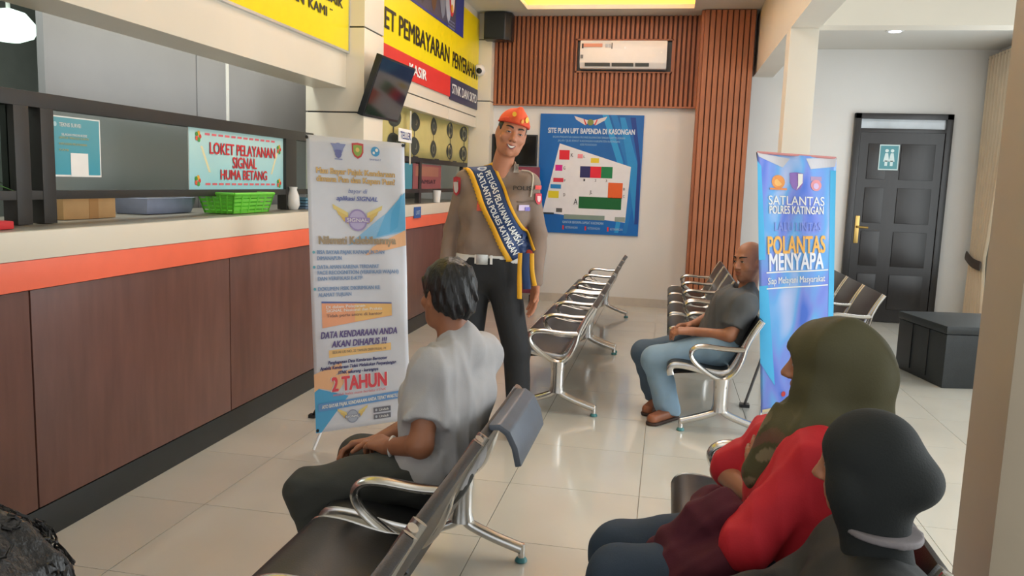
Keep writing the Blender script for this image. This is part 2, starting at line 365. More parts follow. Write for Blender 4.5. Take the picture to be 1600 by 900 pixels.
write('PENYERAHAN', S, 8.59, 2.605, .15, blk, s3, 1.06, 'c', .022)
write('STNK DAN SKPD', S, 8.59, 2.315, .095, wht, s3, 1.06, 'c', .02)
# blue poster over the yellow sign
a = onX(640, 0, XW)[1]; yr = onX(722, 35, XW)[1]; zb = onX(719, 58, XW)[2]
o = (XW + .013, yr - .9, zb)
s4 = empty('wall_poster', o, 'dark blue poster with pictures stuck over the yellow payment sign', 'poster')
box('sheet', (0, -.95, 0), (.004, .9, .6), ink((38, 52, 140)), s4)
S = plane_S((.004, 0, 0), (0, 1, 0), (0, 0, 1))
rect('photo', -.95, .02, .58, .6, S, ink((62, 66, 92)), s4)
for i, (u, c) in enumerate([(-.55, (40, 40, 60)), (-.2, (90, 60, 40)), (.1, (120, 130, 150)), (.3, (170, 180, 200))]):
    shield('figure', u, .22, .2, .36, S, ink(c), s4, .003)
disc('emblem', .42, .36, .11, S, ink((210, 50, 60)), s4, .004, ry=.24); disc('emblem', .44, .36, .075, S, wht, s4, .005, ry=.2); disc('emblem', .45, .42, .05, S, ink((40, 150, 110)), s4, .006, ry=.13)
disc('emblem', .42, .2, .04, S, ink((240, 170, 60)), s4, .007)
for k in range(3): write('PELAYANAN SAMSAT', S, .42, .075 - k * .03, .016, ink((160, 170, 210)), s4, .25)
# notices on the counter glass
def glass_sheet(name, label, px0, px1, z0, z1, m, t=.003):
    y0 = onX(px0[0], px0[1], XG + .006)[1]; y1 = onX(px1[0], px1[1], XG + .006)[1]
    e = empty(name, (XG + .006, y0, z0), label, 'notice'); box('sheet', (0, 0, 0), (t, y1 - y0, z1 - z0), m, e)
    return e, y1 - y0, z1 - z0, plane_S((t, 0, 0), (0, 1, 0), (0, 0, 1))
def grad(name, c0, c1, axis=2, L=.35):
    M = mat(name, c0, .4); nt = M.node_tree; N = nt.nodes
    tc = N.new('ShaderNodeTexCoord'); sp = N.new('ShaderNodeSeparateXYZ'); nt.links.new(tc.outputs['Object'], sp.inputs[0])
    mr = N.new('ShaderNodeMapRange'); mr.inputs[2].default_value = L; nt.links.new(sp.outputs[axis], mr.inputs[0])
    nz = N.new('ShaderNodeTexNoise'); nz.inputs['Scale'].default_value = 6; ad = N.new('ShaderNodeMath'); ad.operation = 'MULTIPLY_ADD'; ad.inputs[1].default_value = .25
    nt.links.new(tc.outputs['Object'], nz.inputs[0]); nt.links.new(nz.outputs[0], ad.inputs[0]); nt.links.new(mr.outputs[0], ad.inputs[2])
    r = N.new('ShaderNodeMix'); r.data_type = 'RGBA'; r.inputs[6].default_value = (*s2l(c0), 1); r.inputs[7].default_value = (*s2l(c1), 1)
    nt.links.new(ad.outputs[0], r.inputs[0]); nt.links.new(r.outputs[2], N['Principled BSDF'].inputs['Base Color']); return M
e, W, Hh, S = glass_sheet('glass_notice', 'teal notice with white border on the counter glass', (77, 225), (156, 225), 1.355, 1.605, wht)
rect('print', .006, .008, W - .008, Hh - .006, S, grad('teal_print', (60, 160, 184), (104, 170, 180), 2, .3), e)
rect('blank_square', W * .37, .0, W * .72, Hh * .40, S, wht, e, .003)
disc('logo', W * .09, Hh * .86, .010, S, ink((190, 220, 225)), e, .004); write('TEKNIS SURVEI', S, W * .38, Hh * .86, .016, wht, e, W * .42)
write('SILAKAN PINDAI KODE', S, W * .46, Hh * .70, .010, wht, e, W * .5)
for k, t in enumerate(['UNTUK MENGISI SURVEI', 'KEPUASAN PELAYANAN', 'KAMI']): write(t, S, W * .16, Hh * (.645 - .1 * k), .009, ink((196, 190, 130)), e, W * (.58, .54, .17)[k], 'l')
e, W, Hh, S = glass_sheet('glass_notice', 'pale blue notice with red lettering on the counter glass', (294, 248), (443, 248), 1.292, 1.625, wht)
rect('print', 0, 0, W, Hh, S, grad('sky_print', (150, 214, 226), (188, 226, 224), 2, .3), e)
cr = ink((214, 48, 56)); 
for t, v, h, wd in [('LOKET PELAYANAN', .70, .062, .70), ('SIGNAL', .48, .062, .26), ('HUMA BETANG', .27, .055, .5)]:
    write(t, S, W * .53, Hh * v, h, cr, e, W * wd, 'c', .025, lift=.004)
for v in (.9, .09):
    for k in range(12): rect('border_dash', W * (.14 + k * .063), Hh * v, W * (.185 + k * .063), Hh * v + .012, S, ink((226, 110, 120)), e, .003)
for u, v in [(.08, .87), (.93, .78), (.07, .16), (.93, .13)]:
    for k in range(5):
        disc('flower', W * u + .018 * math.cos(k * 1.257), Hh * v + .018 * math.sin(k * 1.257), .013, S, ink([(226, 60, 50), (236, 170, 40), (70, 150, 60), (226, 90, 60), (80, 160, 70)][k]), e, .003 + .0004 * k)
for u in (.1, .9):
    pts = [(W * u, Hh * .72), (W * u + .02, Hh * .72), (W * (u + (.5 - u) * .18) + .02, Hh * .3), (W * (u + (.5 - u) * .18), Hh * .3)]
    patch('ribbon', pts[::-1] if u > 2 else pts, S, ink((236, 226, 180)), e, .002)
# ------------------------------------------------------------------ cashier opening
XV = -2.34
gl2 = empty('window_4', (XV, 7.5, 1.165), 'dark framed cashier glazing under the patterned valance', 'window', kind='structure')
def G2(name, y0, z0, y1, z1, m, t=.02): return box(name, (-t, y0 - 7.5, z0 - 1.165), (t, y1 - 7.5, z1 - 1.165), m, gl2)
G2('top_rail', 5.75, 1.545, 9.2, 1.60, frame_bk); G2('bottom_rail', 5.75, 1.262, 9.2, 1.30, frame_bk)
for y in (5.76, 7.35, 8.98): G2('post', y, 1.165, y + .07, 1.56, frame_bk, .022)
for a, b in [(5.83, 7.35), (7.42, 8.98)]: G2('pane', a, 1.30, b, 1.545, glass, .003)
va = empty('window_valance', (XV + .03, 7.4, 1.59), 'yellow beige valance with dark round medallions over the cashier opening', 'valance')
fab = mat('valance_fabric', (196, 184, 118), .7, var=.08, scale=8, bump=.05, bscale=80)
def VS(u, v, l=0.): return np.array([.014 * math.sin(u * 9.) + l, u, v])
def sheet(name, S, u0, u1, v0, v1, nu, nv, m, parent, t=.004):
    us = np.linspace(u0, u1, nu + 1); vs = np.linspace(v0, v1, nv + 1); V = []; f = []
    for k in (0, 1):
        for v in vs:
            for u in us: V.append(tuple(S(u, v, -t * k)))
    w_ = nu + 1; b = w_ * (nv + 1)
    for j in range(nv):
        for i in range(nu):
            q = (j * w_ + i, j * w_ + i + 1, (j + 1) * w_ + i + 1, (j + 1) * w_ + i); f += [q, tuple(b + x for x in q[::-1])]
    for i in range(nu): f += [(i + 1, i, b + i, b + i + 1), (nv * w_ + i, nv * w_ + i + 1, b + nv * w_ + i + 1, b + nv * w_ + i)]
    for j in range(nv): f += [(j * w_, (j + 1) * w_, b + (j + 1) * w_, b + j * w_), ((j + 1) * w_ + nu, j * w_ + nu, b + j * w_ + nu, b + (j + 1) * w_ + nu)]
    me = bpy.data.meshes.new(name); me.from_pydata(V, [], f); return link(name, me, m, parent, True)
sheet('cloth', VS, -1.63, 1.78, 0, .41, 60, 3, fab, va)
dk = ink((58, 62, 56), .7)
for c in range(6):
    u = -1.38 + c * .58
    for v in (.10, .32):
        disc('medallion', u, v, .15, VS, dk, va, .003, 18, .085)
        disc('medallion_centre', u, v, .085, VS, ink((104, 104, 84)), va, .004, 12, .048); disc('medallion_centre', u, v, .05, VS, dk, va, .005, 12, .028)
        rect('medallion_stem', u - .012, v - .12 if v > .2 else .0, u + .012, v + .11 if v < .3 else v + .08, VS, dk, va, .0025, 1, 2)
tl = empty('teller_sign', tuple(onX(633, 212, XV + .1)), 'small white teller sign hanging in front of the valance', 'sign')
box('plate', (-.004, -.17, -.055), (.004, .17, .055), wht, tl); box('hanger_strip', (-.003, .13, -.24), (-.001, .17, .22), ink((205, 200, 180)), tl)
write('TELLER', plane_S((.004, 0, 0), (0, 1, 0), (0, 0, 1)), 0, 0, .06, ink((40, 60, 130)), tl, .28)
for nm, lab, p0, p1, c in [('cashier_poster', 'faded red poster on the cashier glass', (644, 255), (688, 298), (150, 84, 84)), ('cashier_poster', 'teal poster strip on the cashier glass', (630, 243), (644, 300), (70, 140, 158))]:
    A = onX(*p0, XV + .006); B = onX(*p1, XV + .006); e = empty(nm, tuple(np.minimum(A, B)), lab, 'poster')
    W = abs(B[1] - A[1]); Hh = min(abs(A[2] - B[2]), .26); box('sheet', (0, 0, 0), (.003, W, Hh), ink(c), e)
    if W > .5: write('SAMSAT', plane_S((.003, 0, 0), (0, 1, 0), (0, 0, 1)), W / 2, Hh * .35, .04, ink((60, 40, 50)), e, W * .6); rect('picture', W * .1, Hh * .55, W * .9, Hh * .92, plane_S((.003, 0, 0), (0, 1, 0), (0, 0, 1)), ink((166, 110, 90)), e)
e = empty('counter_plate', tuple(onX(652, 332, XW + .018)), 'small blue number plate on the cream counter edge', 'sign')
box('plate', (0, -.1, -.05), (.004, .1, .05), ink((46, 92, 160)), e); write('LOKET', plane_S((.004, 0, 0), (0, 1, 0), (0, 0, 1)), 0, 0, .035, ink((190, 210, 230)), e, .12)
cu = empty('paper_cup', (XW - .06, onX(682, 315, XW - .06)[1], 1.165), 'small white cup on the cashier counter', 'cup')
MB().lathe([(.035, 0), (.045, .12), (.042, .12), (.034, .01)]).build('cup_wall', white_pl, cu, smooth=True)
# ------------------------------------------------------------------ things on the counter
def at_counter(px, X=-2.62): return onX(px[0], px[1], X)
e = empty('cardboard_box', (-2.68, 3.30, 1.164), 'closed brown cardboard box with tape on the counter', 'box')
box('carton', (-.13, -.215, 0), (.09, .125, .115), mat('cardboard', (206, 160, 108), .8, var=.06), e, .004)
box('tape', (-.132, -.055, -.0), (.0915, .005, .1165), mat('brown_tape', (186, 134, 78), .35), e)
e = empty('document_box', (-2.72, 3.93, 1.164), 'translucent blue grey plastic document box beside the cardboard box', 'box')
MB().hexa([(-.1, -.2, 0), (.08, -.2, 0), (.08, .2, 0), (-.1, .2, 0)], [(-.12, -.22, .085), (.1, -.22, .085), (.1, .22, .085), (-.12, .22, .085)]).build('tray', mat('blue_grey_plastic', (140, 146, 168), .35, var=.1), e, .01)
for k in range(5): box('paper_sheet', (-.08, -.17 + .02 * (k % 3), .087 + k * .006), (.07, .16 + .015 * (k % 2), .091 + k * .006), wht, e)
# green basket: slatted walls
e = empty('plastic_basket', (-2.47, 4.33, 1.166), 'bright green slotted plastic basket on the counter', 'basket')
grn = mat('green_plastic', (112, 208, 62), .35, var=.05)
def bas(t, z):   # ring of the basket at parameter t
    a = .085 + .025 * t; b = .20 + .03 * t
    return [(-a, -b, z), (a, -b, z), (a, b, z), (-a, b, z)]
bm_ = MB()
for i in range(5):
    t0 = i / 5; t1 = t0 + (.14 if i < 4 else .2)
    o1 = bas(t0, .11 * t0); o2 = bas(t1, .11 * t1)
    for k in range(4): 
        p, q, r_, s_ = o1[k], o1[(k + 1) % 4], o2[(k + 1) % 4], o2[k]
        bm_.hexa([p, q, (q[0] * .96, q[1] * .98, q[2]), (p[0] * .96, p[1] * .98, p[2])], [s_, r_, (r_[0] * .96, r_[1] * .98, r_[2]), (s_[0] * .96, s_[1] * .98, s_[2])])
bm_.build('slotted_wall', grn, e)
rb = MB()
o1 = bas(0, 0); o2 = bas(1, .11)
for k in range(4):
    for j in range(6):
        u = j / 5; p = np.array(o1[k]) * (1 - u) + np.array(o1[(k + 1) % 4]) * u; q = np.array(o2[k]) * (1 - u) + np.array(o2[(k + 1) % 4]) * u
        rb.sweep([p, q], .005, n=6)
    rb.sweep([o2[k], o2[(k + 1) % 4]], .009, n=8)
rb.build('ribs', grn, e); box('base', (-.085, -.2, 0), (.085, .2, .006), grn, e)
e = empty('vase', (-2.45, 5.0, 1.164), 'slim white vase on the counter behind the frame post', 'vase')
MB().lathe([(.03, 0), (.045, .03), (.04, .09), (.025, .13), (.03, .15)]).build('vase_body', white_pl, e, smooth=True)
e = empty('paper_stack', (-2.72, 4.78, 1.164), 'loose stack of white papers on the counter by the basket', 'papers')
for k in range(8):
    p = box('paper_sheet', (-.1, -.15, .001 + k * .009), (.1, .15, .007 + k * .009), ink((200 + k % 3 * 8, 198, 196)), e); p.rotation_euler = (0, 0, .08 * math.sin(k * 2.1))
e = empty('blue_folder', (-2.52, 5.23, 1.164), 'blue grey folders lying on the counter by the pillar', 'folder')
for k in range(4): box('folder_sheet', (-.1, -.1, k * .02), (.1, .1, k * .02 + .015), ink((112 - k * 8, 136, 160)), e)
e = empty('potted_plant', (-2.6, 2.62, 1.164), 'small green potted plant at the left end of the counter', 'plant')
MB().lathe([(.04, 0), (.055, .09), (.05, .09), (.035, .02)]).build('pot', white_pl, e, smooth=True)
lm = mat('leaf', (72, 112, 52), .5, var=.2)
for k in range(12):
    a = k * 2.4; L = .10 + .03 * (k % 3); z = .10 + .004 * k; d = np.array([math.cos(a), math.sin(a), 0]); s_ = np.array([-d[1], d[0], 0]); up = np.array([0, 0, 1.])
    P0 = np.array([0, 0, .08]); P1 = d * L * .5 + up * (z + .03); P2 = d * L + up * z
    MB().add([P0, P1 + s_ * .022, P2, P1 - s_ * .022, P1 + up * .004], [(0, 1, 4), (1, 2, 4), (2, 3, 4), (3, 0, 4), (0, 3, 2, 1)]).build('leaf', lm, e)
e = empty('red_tray', (-2.42, 2.42, 1.164), 'flat red tray at the left end of the counter', 'tray'); MB().box((-.08, -.12, 0), (.08, .12, .03)).build('tray_body', ink((206, 40, 44)), e, .006)
# tilted television on the pillar
TL, TR = onX(597, 85, -1.95), onX(647, 108, -1.95); BL, BR = onX(568, 182, -2.09), onX(625, 191, -2.09)
c0 = (TL + TR + BL + BR) / 4; ev = ((TL + TR) - (BL + BR)) / 2; eu = ((TR + BR) - (TL + BL)) / 2
hv = np.linalg.norm(ev); hu = np.linalg.norm(eu); eu /= hu; ev -= eu * (ev @ eu); ev /= np.linalg.norm(ev); nn = np.cross(eu, ev)
tv = empty('television', tuple(c0), 'black flat television tilted down from an arm on the cream pillar', 'television')
def tvP(u, v, l=0.): return eu * u + ev * v + nn * l
def tvbox(name, u0, u1, v0, v1, l0, l1, m, bevel=.003):
    return MB().hexa([tvP(u0, v0, l0), tvP(u1, v0, l0), tvP(u1, v1, l0), tvP(u0, v1, l0)], [tvP(u0, v0, l1), tvP(u1, v0, l1), tvP(u1, v1, l1), tvP(u0, v1, l1)]).build(name, m, tv, bevel)
tvbox('casing', -hu / 2, hu / 2, -hv / 2, hv / 2, -.045, -.002, black)
tvbox('screen', -hu / 2 + .014, hu / 2 - .014, -hv / 2 + .018, hv / 2 - .014, -.002, .0, mat('screen', (34, 28, 30), .08, var=.3, scale=3), 0)
tvbox('rear_housing', -hu / 4, hu / 4, -hv / 4, hv / 4, -.08, -.045, black)
MB().sweep([tvP(0, 0, -.06), tvP(-.02, -.02, -.12), np.array([-2.1, 5.6, 2.08]) - c0], .018).build('wall_arm', black, tv)
# corner speaker and camera
e = empty('speaker', (-2.0, 9.18, 2.97), 'black wall speaker in the corner below the ceiling', 'speaker')
MB().prism([(-.14, -.12), (.10, -.12), (.17, -.05), (.17, .1), (-.14, .1)], 2, 0, .30).build('cabinet', black, e, .015)
MB().box((-.125, -.126, .02), (.095, -.12, .28)).build('grille', mat('grille', (38, 42, 44), .8, bump=.3, bscale=300), e)
MB().sweep([(.05, .0, .30), (.05, .0, .36), (.05, .1, .36)], .008).build('bracket', white_pl, e)
e = empty('security_camera', (-2.19, 9.19, 2.64), 'white dome security camera on the corner pillar', 'camera')
MB().lathe([(.05, .01), (.05, -.02), (.035, -.03)], axis=1).build('mount', white_pl, e, smooth=True)
MB().lathe([(.02, -.02), (.06, -.05), (.068, -.09), (.055, -.13), (.03, -.15)], axis=1).build('dome', white_pl, e, smooth=True)
MB().lathe([(.034, -.135), (.03, -.152), (.01, -.158)], (.012, 0, -.015), axis=1).build('lens', black, e, smooth=True)
# ------------------------------------------------------------------ back wall things
ac = empty('air_conditioner', (-.585, YB - .09, 2.69), 'white split air conditioner in the slat wall niche', 'air conditioner')
MB().prism([(.08, 0), (-.05, 0), (-.09, .06), (-.10, .2), (-.08, .30), (.08, .30)], 0, -.48, .48).build('body', white_pl, ac, .012)
for x0, x1 in [(-.42, -.14), (-.12, .12), (.14, .29)]: MB().hexa([(x0, -.075, .022), (x1, -.075, .022), (x1, -.05, .02), (x0, -.05, .02)], [(x0, -.098, .055), (x1, -.098, .055), (x1, -.07, .055), (x0, -.07, .055)]).build('louvre', mat('louvre', (92, 92, 88), .5), ac)
S = plane_S((0, -.103, 0), (1, 0, 0), (0, .0, 1))
rect('sticker', -.45, .225, -.23, .262, S, ink((222, 150, 120)), ac); rect('sticker', -.46, .21, -.44, .262, S, ink((60, 60, 60)), ac, .003); rect('sticker', -.13, .205, -.12, .27, S, ink((70, 70, 70)), ac); rect('sticker', -.47, .1, -.44, .14, S, ink((120, 120, 120)), ac)
for u in (-.2, -.16): rect('sticker', u, .22, u + .025, .26, S, ink((200, 200, 200)), ac)
disc('indicator', .02, .215, .012, S, ink((255, 255, 255)), ac, .003); disc('indicator', .42, .17, .008, S, ink((250, 250, 240)), ac, .003)
# site plan poster
A = onY(845, 176, YB - .02); B = onY(1007, 178, YB - .02); Cc = onY(998, 368, YB - .02); Dd = onY(840, 362, YB - .02)
po = empty('wall_poster', (A[0], YB - .02, Dd[2]), 'large blue site plan poster on the back wall', 'poster')
W = B[0] - A[0]; Hh = A[2] - Cc[2]
box('board', (0, 0, 0), (W, .018, Hh), ink((38, 92, 160)), po)
S = plane_S((0, 0, 0), (W, 0, 0), (0, 0, Hh))
PB = mat('poster_blue', (6, 98, 176), .35, var=.25, scale=1.6, stretch=(1, 1, .5))
rect('print', 0, 0, 1, 1, S, PB, po, .001)
for k, (u, c) in enumerate([(.66, (40, 150, 210)), (.74, (24, 118, 190)), (.82, (36, 140, 204)), (.92, (22, 60, 140))]):
    patch('swoosh', [(u, 1), (u + .16, .62), (u + .2, .3), (u + .15, .02), (u + .11, .02), (u + .15, .3), (u + .1, .62), (u - .06, 1)][::-1] if u < .79 else [(u, .98), (min(u + .14, .99), .6), (.995, .1), (.96, .1), (u + .04, .62), (u - .05, .98)][::-1], S, ink(c), po, .0015 + .0003 * k)
patch('site_outline', [(.055, .17), (.2, .755), (.90, .575), (.87, .11), (.055, .17)][:4], S, ink((226, 226, 230)), po, .003)
for u0, v0, u1, v1, c in [(.20, .62, .30, .70, (220, 30, 50)), (.38, .635, .43, .67, (232, 140, 150)), (.51, .60, .59, .64, (230, 200, 50)), (.165, .525, .235, .575, (214, 30, 140)), (.15, .43, .25, .465, (214, 50, 70)), (.125, .375, .23, .41, (30, 130, 196)),
                          (.105, .295, .21, .355, (228, 206, 40)), (.41, .475, .51, .57, (40, 40, 96)), (.51, .475, .615, .57, (220, 30, 54)), (.615, .475, .725, .57, (10, 122, 70)), (.69, .31, .83, .44, (226, 96, 36)), (.41, .215, .825, .315, (0, 96, 44)), (.27, .12, .67, .16, (128, 146, 136)), (.77, .115, .87, .155, (150, 160, 150)), (.06, .155, .17, .17, (40, 50, 60)), (.19, .175, .25, .21, (90, 90, 90))]:
    rect('plot', u0, v0, u1, v1, S, ink(c), po, .004)
for t, u, v, h in [('K', .325, .66, .03), ('L', .445, .65, .02), ('G', .255, .55, .025), ('F', .265, .445, .02), ('D', .265, .325, .025), ('A', .38, .27, .05), ('1', .455, .455, .02), ('2', .565, .455, .02), ('3', .67, .455, .02), ('B', .845, .39, .02), ('C', .845, .33, .02), ('JL', .525, .355, .03)]:
    write(t, S, u, v, h, ink((70, 70, 76)), po, h * .8, lift=.005)
write('SITE PLAN UPT BAPENDA DI KASONGAN', S, .5, .862, .042, ink((214, 224, 236)), po, .84, bold=.03, lift=.005)
for k, (t, wd) in enumerate([('BADAN PENDAPATAN DAERAH PROVINSI KALIMANTAN TENGAH UNIT PELAYANAN', .70), ('JALAN TJILIK RIWUT KASONGAN KABUPATEN KATINGAN', .60), ('KODE POS KASONGAN', .16)]): write(t, S, .48, .81 - .03 * k, .017, ink((140, 180, 214)), po, wd, lift=.004)
write('KANTOR BERSAMA SAMSAT KASONGAN', S, .46, .095, .022, ink((170, 200, 224)), po, .40, lift=.004)
for k in range(3):
    rect('caption_bar', .26 + .22 * k, .03, .275 + .22 * k, .065, S, red, po, .004); write('KETERANGAN', S, .35 + .22 * k, .05, .02, ink((150, 180, 214)), po, .12, lift=.004)
for sx in (-1, 1):
    patch('emblem_wing', [(.49, .945), (.49 + sx * .16, .985), (.49 + sx * .14, .955), (.49 + sx * .05, .91)][::sx], S, ink((214, 206, 206)), po, .004)
    patch('emblem_wing', [(.49 + sx * .06, .96), (.49 + sx * .07, .96), (.49 + sx * .05, .915), (.49 + sx * .035, .915)][::sx], S, red, po, .005)
disc('emblem_centre', .49, .935, .03, S, ink((130, 140, 70)), po, .006, ry=.026)
# monitor and maroon board behind the officer
e = empty('wall_monitor', (-1.80, YB - .05, 1.585), 'black monitor on the back wall beside the site plan poster', 'monitor')
box('casing', (-.27, 0, 0), (.27, .04, .36), black, e, .006); box('screen', (-.255, -.002, .015), (.255, 0, .345), mat('screen2', (18, 18, 20), .1), e)
e = empty('display_board', (-1.72, YB - .3, 0), 'maroon cloth covered board standing below the monitor', 'board')
box('board', (-.33, 0, .12), (.27, .03, 1.57), mat('maroon_cloth', (128, 58, 76), .8, var=.1, bump=.1, bscale=90), e, .006)
for s_ in (-.28, .22): box('leg', (s_, -.12, 0), (s_ + .03, .15, .12), black, e)
# ------------------------------------------------------------------ aisle end: door, curtain, bench
d1 = empty('door_1', (2.42, YB, 0), 'dark panelled wooden door with transom and brass handle', 'door', kind='structure')
DW = mat('dark_door', (36, 32, 31), .3, var=.2, scale=8, stretch=(3, 1, .4), bump=.04)
f = MB()
for a, b in [((-.49, 0), (-.425, 2.26)), ((.425, 0), (.49, 2.26)), ((-.49, 2.20), (.49, 2.26)), ((-.43, 2.06), (.43, 2.10))]: f.box((a[0], -.06, a[1]), (b[0], 0, b[1]))
f.build('door_frame', DW, d1, .004)
box('transom_pane', (-.425, -.02, 2.10), (.425, -.01, 2.20), mat('transom', (206, 214, 220), .1), d1)
lf = box('door_leaf', (-.42, -.045, .01), (.42, -.01, 2.06), DW, d1)
for k in range(4):
    z0 = .15 + k * .47
    for x0, x1 in [(-.33, -.14), (.0, .34)]: box('door_panel', (x0, -.056, z0), (x1, -.045, z0 + .38), DW, lf, .006)
hd = box('handle', (-.40, -.055, .86), (-.355, -.045, 1.16), mat('brass', (196, 162, 96), .3, .9), lf, .006)
MB().sweep([(-.378, -.055, 1.04), (-.378, -.085, 1.04), (-.27, -.09, 1.035)], .012).build('lever', MATS['brass'], hd)
sg = empty('door_sign', (2.30, YB - .06, 1.66), 'teal pictogram sign on the dark aisle door', 'sign')
box('plate', (-.10, -.004, 0), (.10, 0, .27), ink((206, 226, 226)), sg); S = plane_S((0, -.004, 0), (1, 0, 0), (0, 0, 1))
rect('field', -.09, .012, .09, .258, S, ink((86, 150, 160)), sg, .001)
for u in (-.025, .03):
    disc('pictogram', u, .205, .018, S, ink((214, 232, 232)), sg); patch('pictogram', [(u - .03, .09), (u + .03, .09), (u + .014, .18), (u - .014, .18)], S, ink((214, 232, 232)), sg); rect('pictogram', u - .014, .045, u + .014, .1, S, ink((214, 232, 232)), sg)
cu_m = mat('curtain_cloth', (214, 196, 170), .8, var=.06, scale=5, bump=.06, bscale=150)
cn = empty('window_curtain', (3.2, 9.03, .03), 'beige pleated curtain gathered by a dark tie at the aisle window', 'curtain')
nu, nv = 72, 26; V = []; fcs = []
for k in (0, 1):
    for j in range(nv + 1):
        z = 2.82 * j / nv; g = abs(z - .72); pinch = .62 + .38 * min(1, g / 1.3) ** .8
        for i in range(nu + 1):
            u = (i / nu - .5) * .66; y = u * pinch - .0 + (1 - pinch) * .22
            V.append((-.03 * math.sin(i / nu * 2 * PI * 8) * pinch - .004 * k, y, z))
w_ = nu + 1; b0 = w_ * (nv + 1)
for j in range(nv):
    for i in range(nu):
        q = (j * w_ + i, j * w_ + i + 1, (j + 1) * w_ + i + 1, (j + 1) * w_ + i); fcs += [q[::-1], tuple(b0 + x for x in q)]
me = bpy.data.meshes.new('drape'); me.from_pydata(V, [], fcs); link('drape', me, cu_m, cn, True)
MB().sweep(spline([(-.05, -.16, .68), (-.06, .05, .70), (-.05, .27, .76)]), .008, .05, ref=(1, 0, 0)).build('tie_back', mat('tie', (70, 58, 50), .7), cn)
MB().sweep([(.0, -2.2, 2.80), (.0, .34, 2.80)], .014).build('curtain_rod', black, cn)
MB().lathe([(.01, 0), (.03, .01), (.03, .04), (.008, .055)], (0, -.36, 2.80), axis=1).build('rod_ring', mat('copper', (168, 110, 80), .4, .7), cn)
bn = empty('bench', (2.05, 6.26, 0), 'black padded box bench in front of the aisle door', 'bench', rz=.21)
bk2 = mat('black_leather', (44, 48, 50), .45, var=.1, bump=.1, bscale=160)
box('base', (0.01, .01, 0.0), (1.25, .71, .40), bk2, bn, .01); box('cushion', (0, 0, .402), (1.26, .72, .465), bk2, bn, .02)
for k in range(2): box('seam_piping', (.003, .24 + .24 * k, .04), (.012, .246 + .24 * k, .40), black, bn)
# ================================================================== WAITING CHAIRS (three-seat beams facing the counter)
LU = 1.85; PT = LU / 3
def ribbon(prof, th, y0, y1):          # profile line in x, z extruded along y with thickness
    P = [np.array(p, float) for p in prof]; n = len(P); up = []; lo = []
    for i in range(n):
        t = P[min(i + 1, n - 1)] - P[max(i - 1, 0)]; t /= np.linalg.norm(t); nrm = np.array([-t[1], t[0]])
        if nrm[1] < 0 and abs(t[0]) > abs(t[1]): nrm = -nrm
        up.append(P[i] + nrm * th / 2); lo.append(P[i] - nrm * th / 2)
    poly = up + lo[::-1]
    return MB().prism([tuple(p) for p in poly], 1, y0, y1)
seat_prof = [tuple(p) for p in spline([(-.285, .315), (-.292, .35), (-.27, .375), (-.20, .375), (-.10, .355), (.0, .345), (.045, .36)], 4)]
back_prof = [tuple(p) for p in spline([(.055, .375), (.085, .43), (.115, .50), (.155, .58), (.205, .665)], 4)]
arm_path = spline([(.115, 0, .50), (.02, 0, .497), (-.10, 0, .505), (-.158, 0, .492), (-.178, 0, .455), (-.15, 0, .405), (-.07, 0, .345), (-.01, 0, .318), (.03, 0, .325), (.075, 0, .37), (.105, 0, .44), (.118, 0, .50)], 4)
up_path = spline([(.118, 0, .50), (.135, 0, .545), (.165, 0, .61), (.20, 0, .665)], 4)
ME = {}
def cmesh(key, mb, m, bevel=0.):
    if key not in ME:
        me = mb.mesh(key, bevel); me.materials.append(m); me.polygons.foreach_set('use_smooth', [True] * len(me.polygons)); ME[key] = me
        try: me.set_sharp_from_angle(angle=.8)
        except Exception: pass
    return ME[key]
M_seat = cmesh('seat', ribbon(seat_prof, .036, -PT / 2 + .04, PT / 2 - .04), pad_bk, .008)
M_back = cmesh('backrest', ribbon(back_prof, .03, -PT / 2 + .04, PT / 2 - .04), pad_bk, .008)
M_rail = cmesh('side_rail', MB().sweep([(x, 0, z) for x, z in seat_prof + back_prof], .006, .019, n=8), chrome)
M_sup = cmesh('under_support', MB().sweep([(x, 0, z - .03) for x, z in seat_prof[6:]], .012, n=8), black)
M_arm = cmesh('armrest', MB().sweep(arm_path, .021, .015, n=10).sweep(up_path, .018, .014, n=10), chrome)
M_post = cmesh('post', MB().sweep([(0, 0, .325), (0, 0, .25), (0, 0, .17), (.0, 0, .13)], [.03, .026, .026, .03], [.046, .040, .040, .05], n=12), chrome)
fr_path = spline([(-.005, 0, .16), (-.03, 0, .125), (-.10, 0, .095), (-.17, 0, .072), (-.212, 0, .058)], 4)
rr_path = spline([(.005, 0, .16), (.03, 0, .125), (.11, 0, .09), (.19, 0, .064), (.232, 0, .052)], 4)
M_leg = [cmesh('leg_front', MB().sweep(fr_path, [.024] * len(fr_path), [.021] * len(fr_path), n=10).sweep([(-.212, 0, .075), (-.212, 0, .018)], .013, n=12), chrome),
         cmesh('leg_rear', MB().sweep(rr_path, .024, .021, n=10).sweep([(.232, 0, .07), (.232, 0, .018)], .013, n=12), chrome)]
teal = mat('teal_foot', (70, 130, 132), .35)
M_foot = cmesh('foot_pad', MB().lathe([(.02, 0), (.024, .004), (.02, .014), (.010, .02)], n=16), teal)
M_beam = cmesh('beam', MB().box((-.03, -.02, .27), (.03, LU + .02, .315)), black, .004)
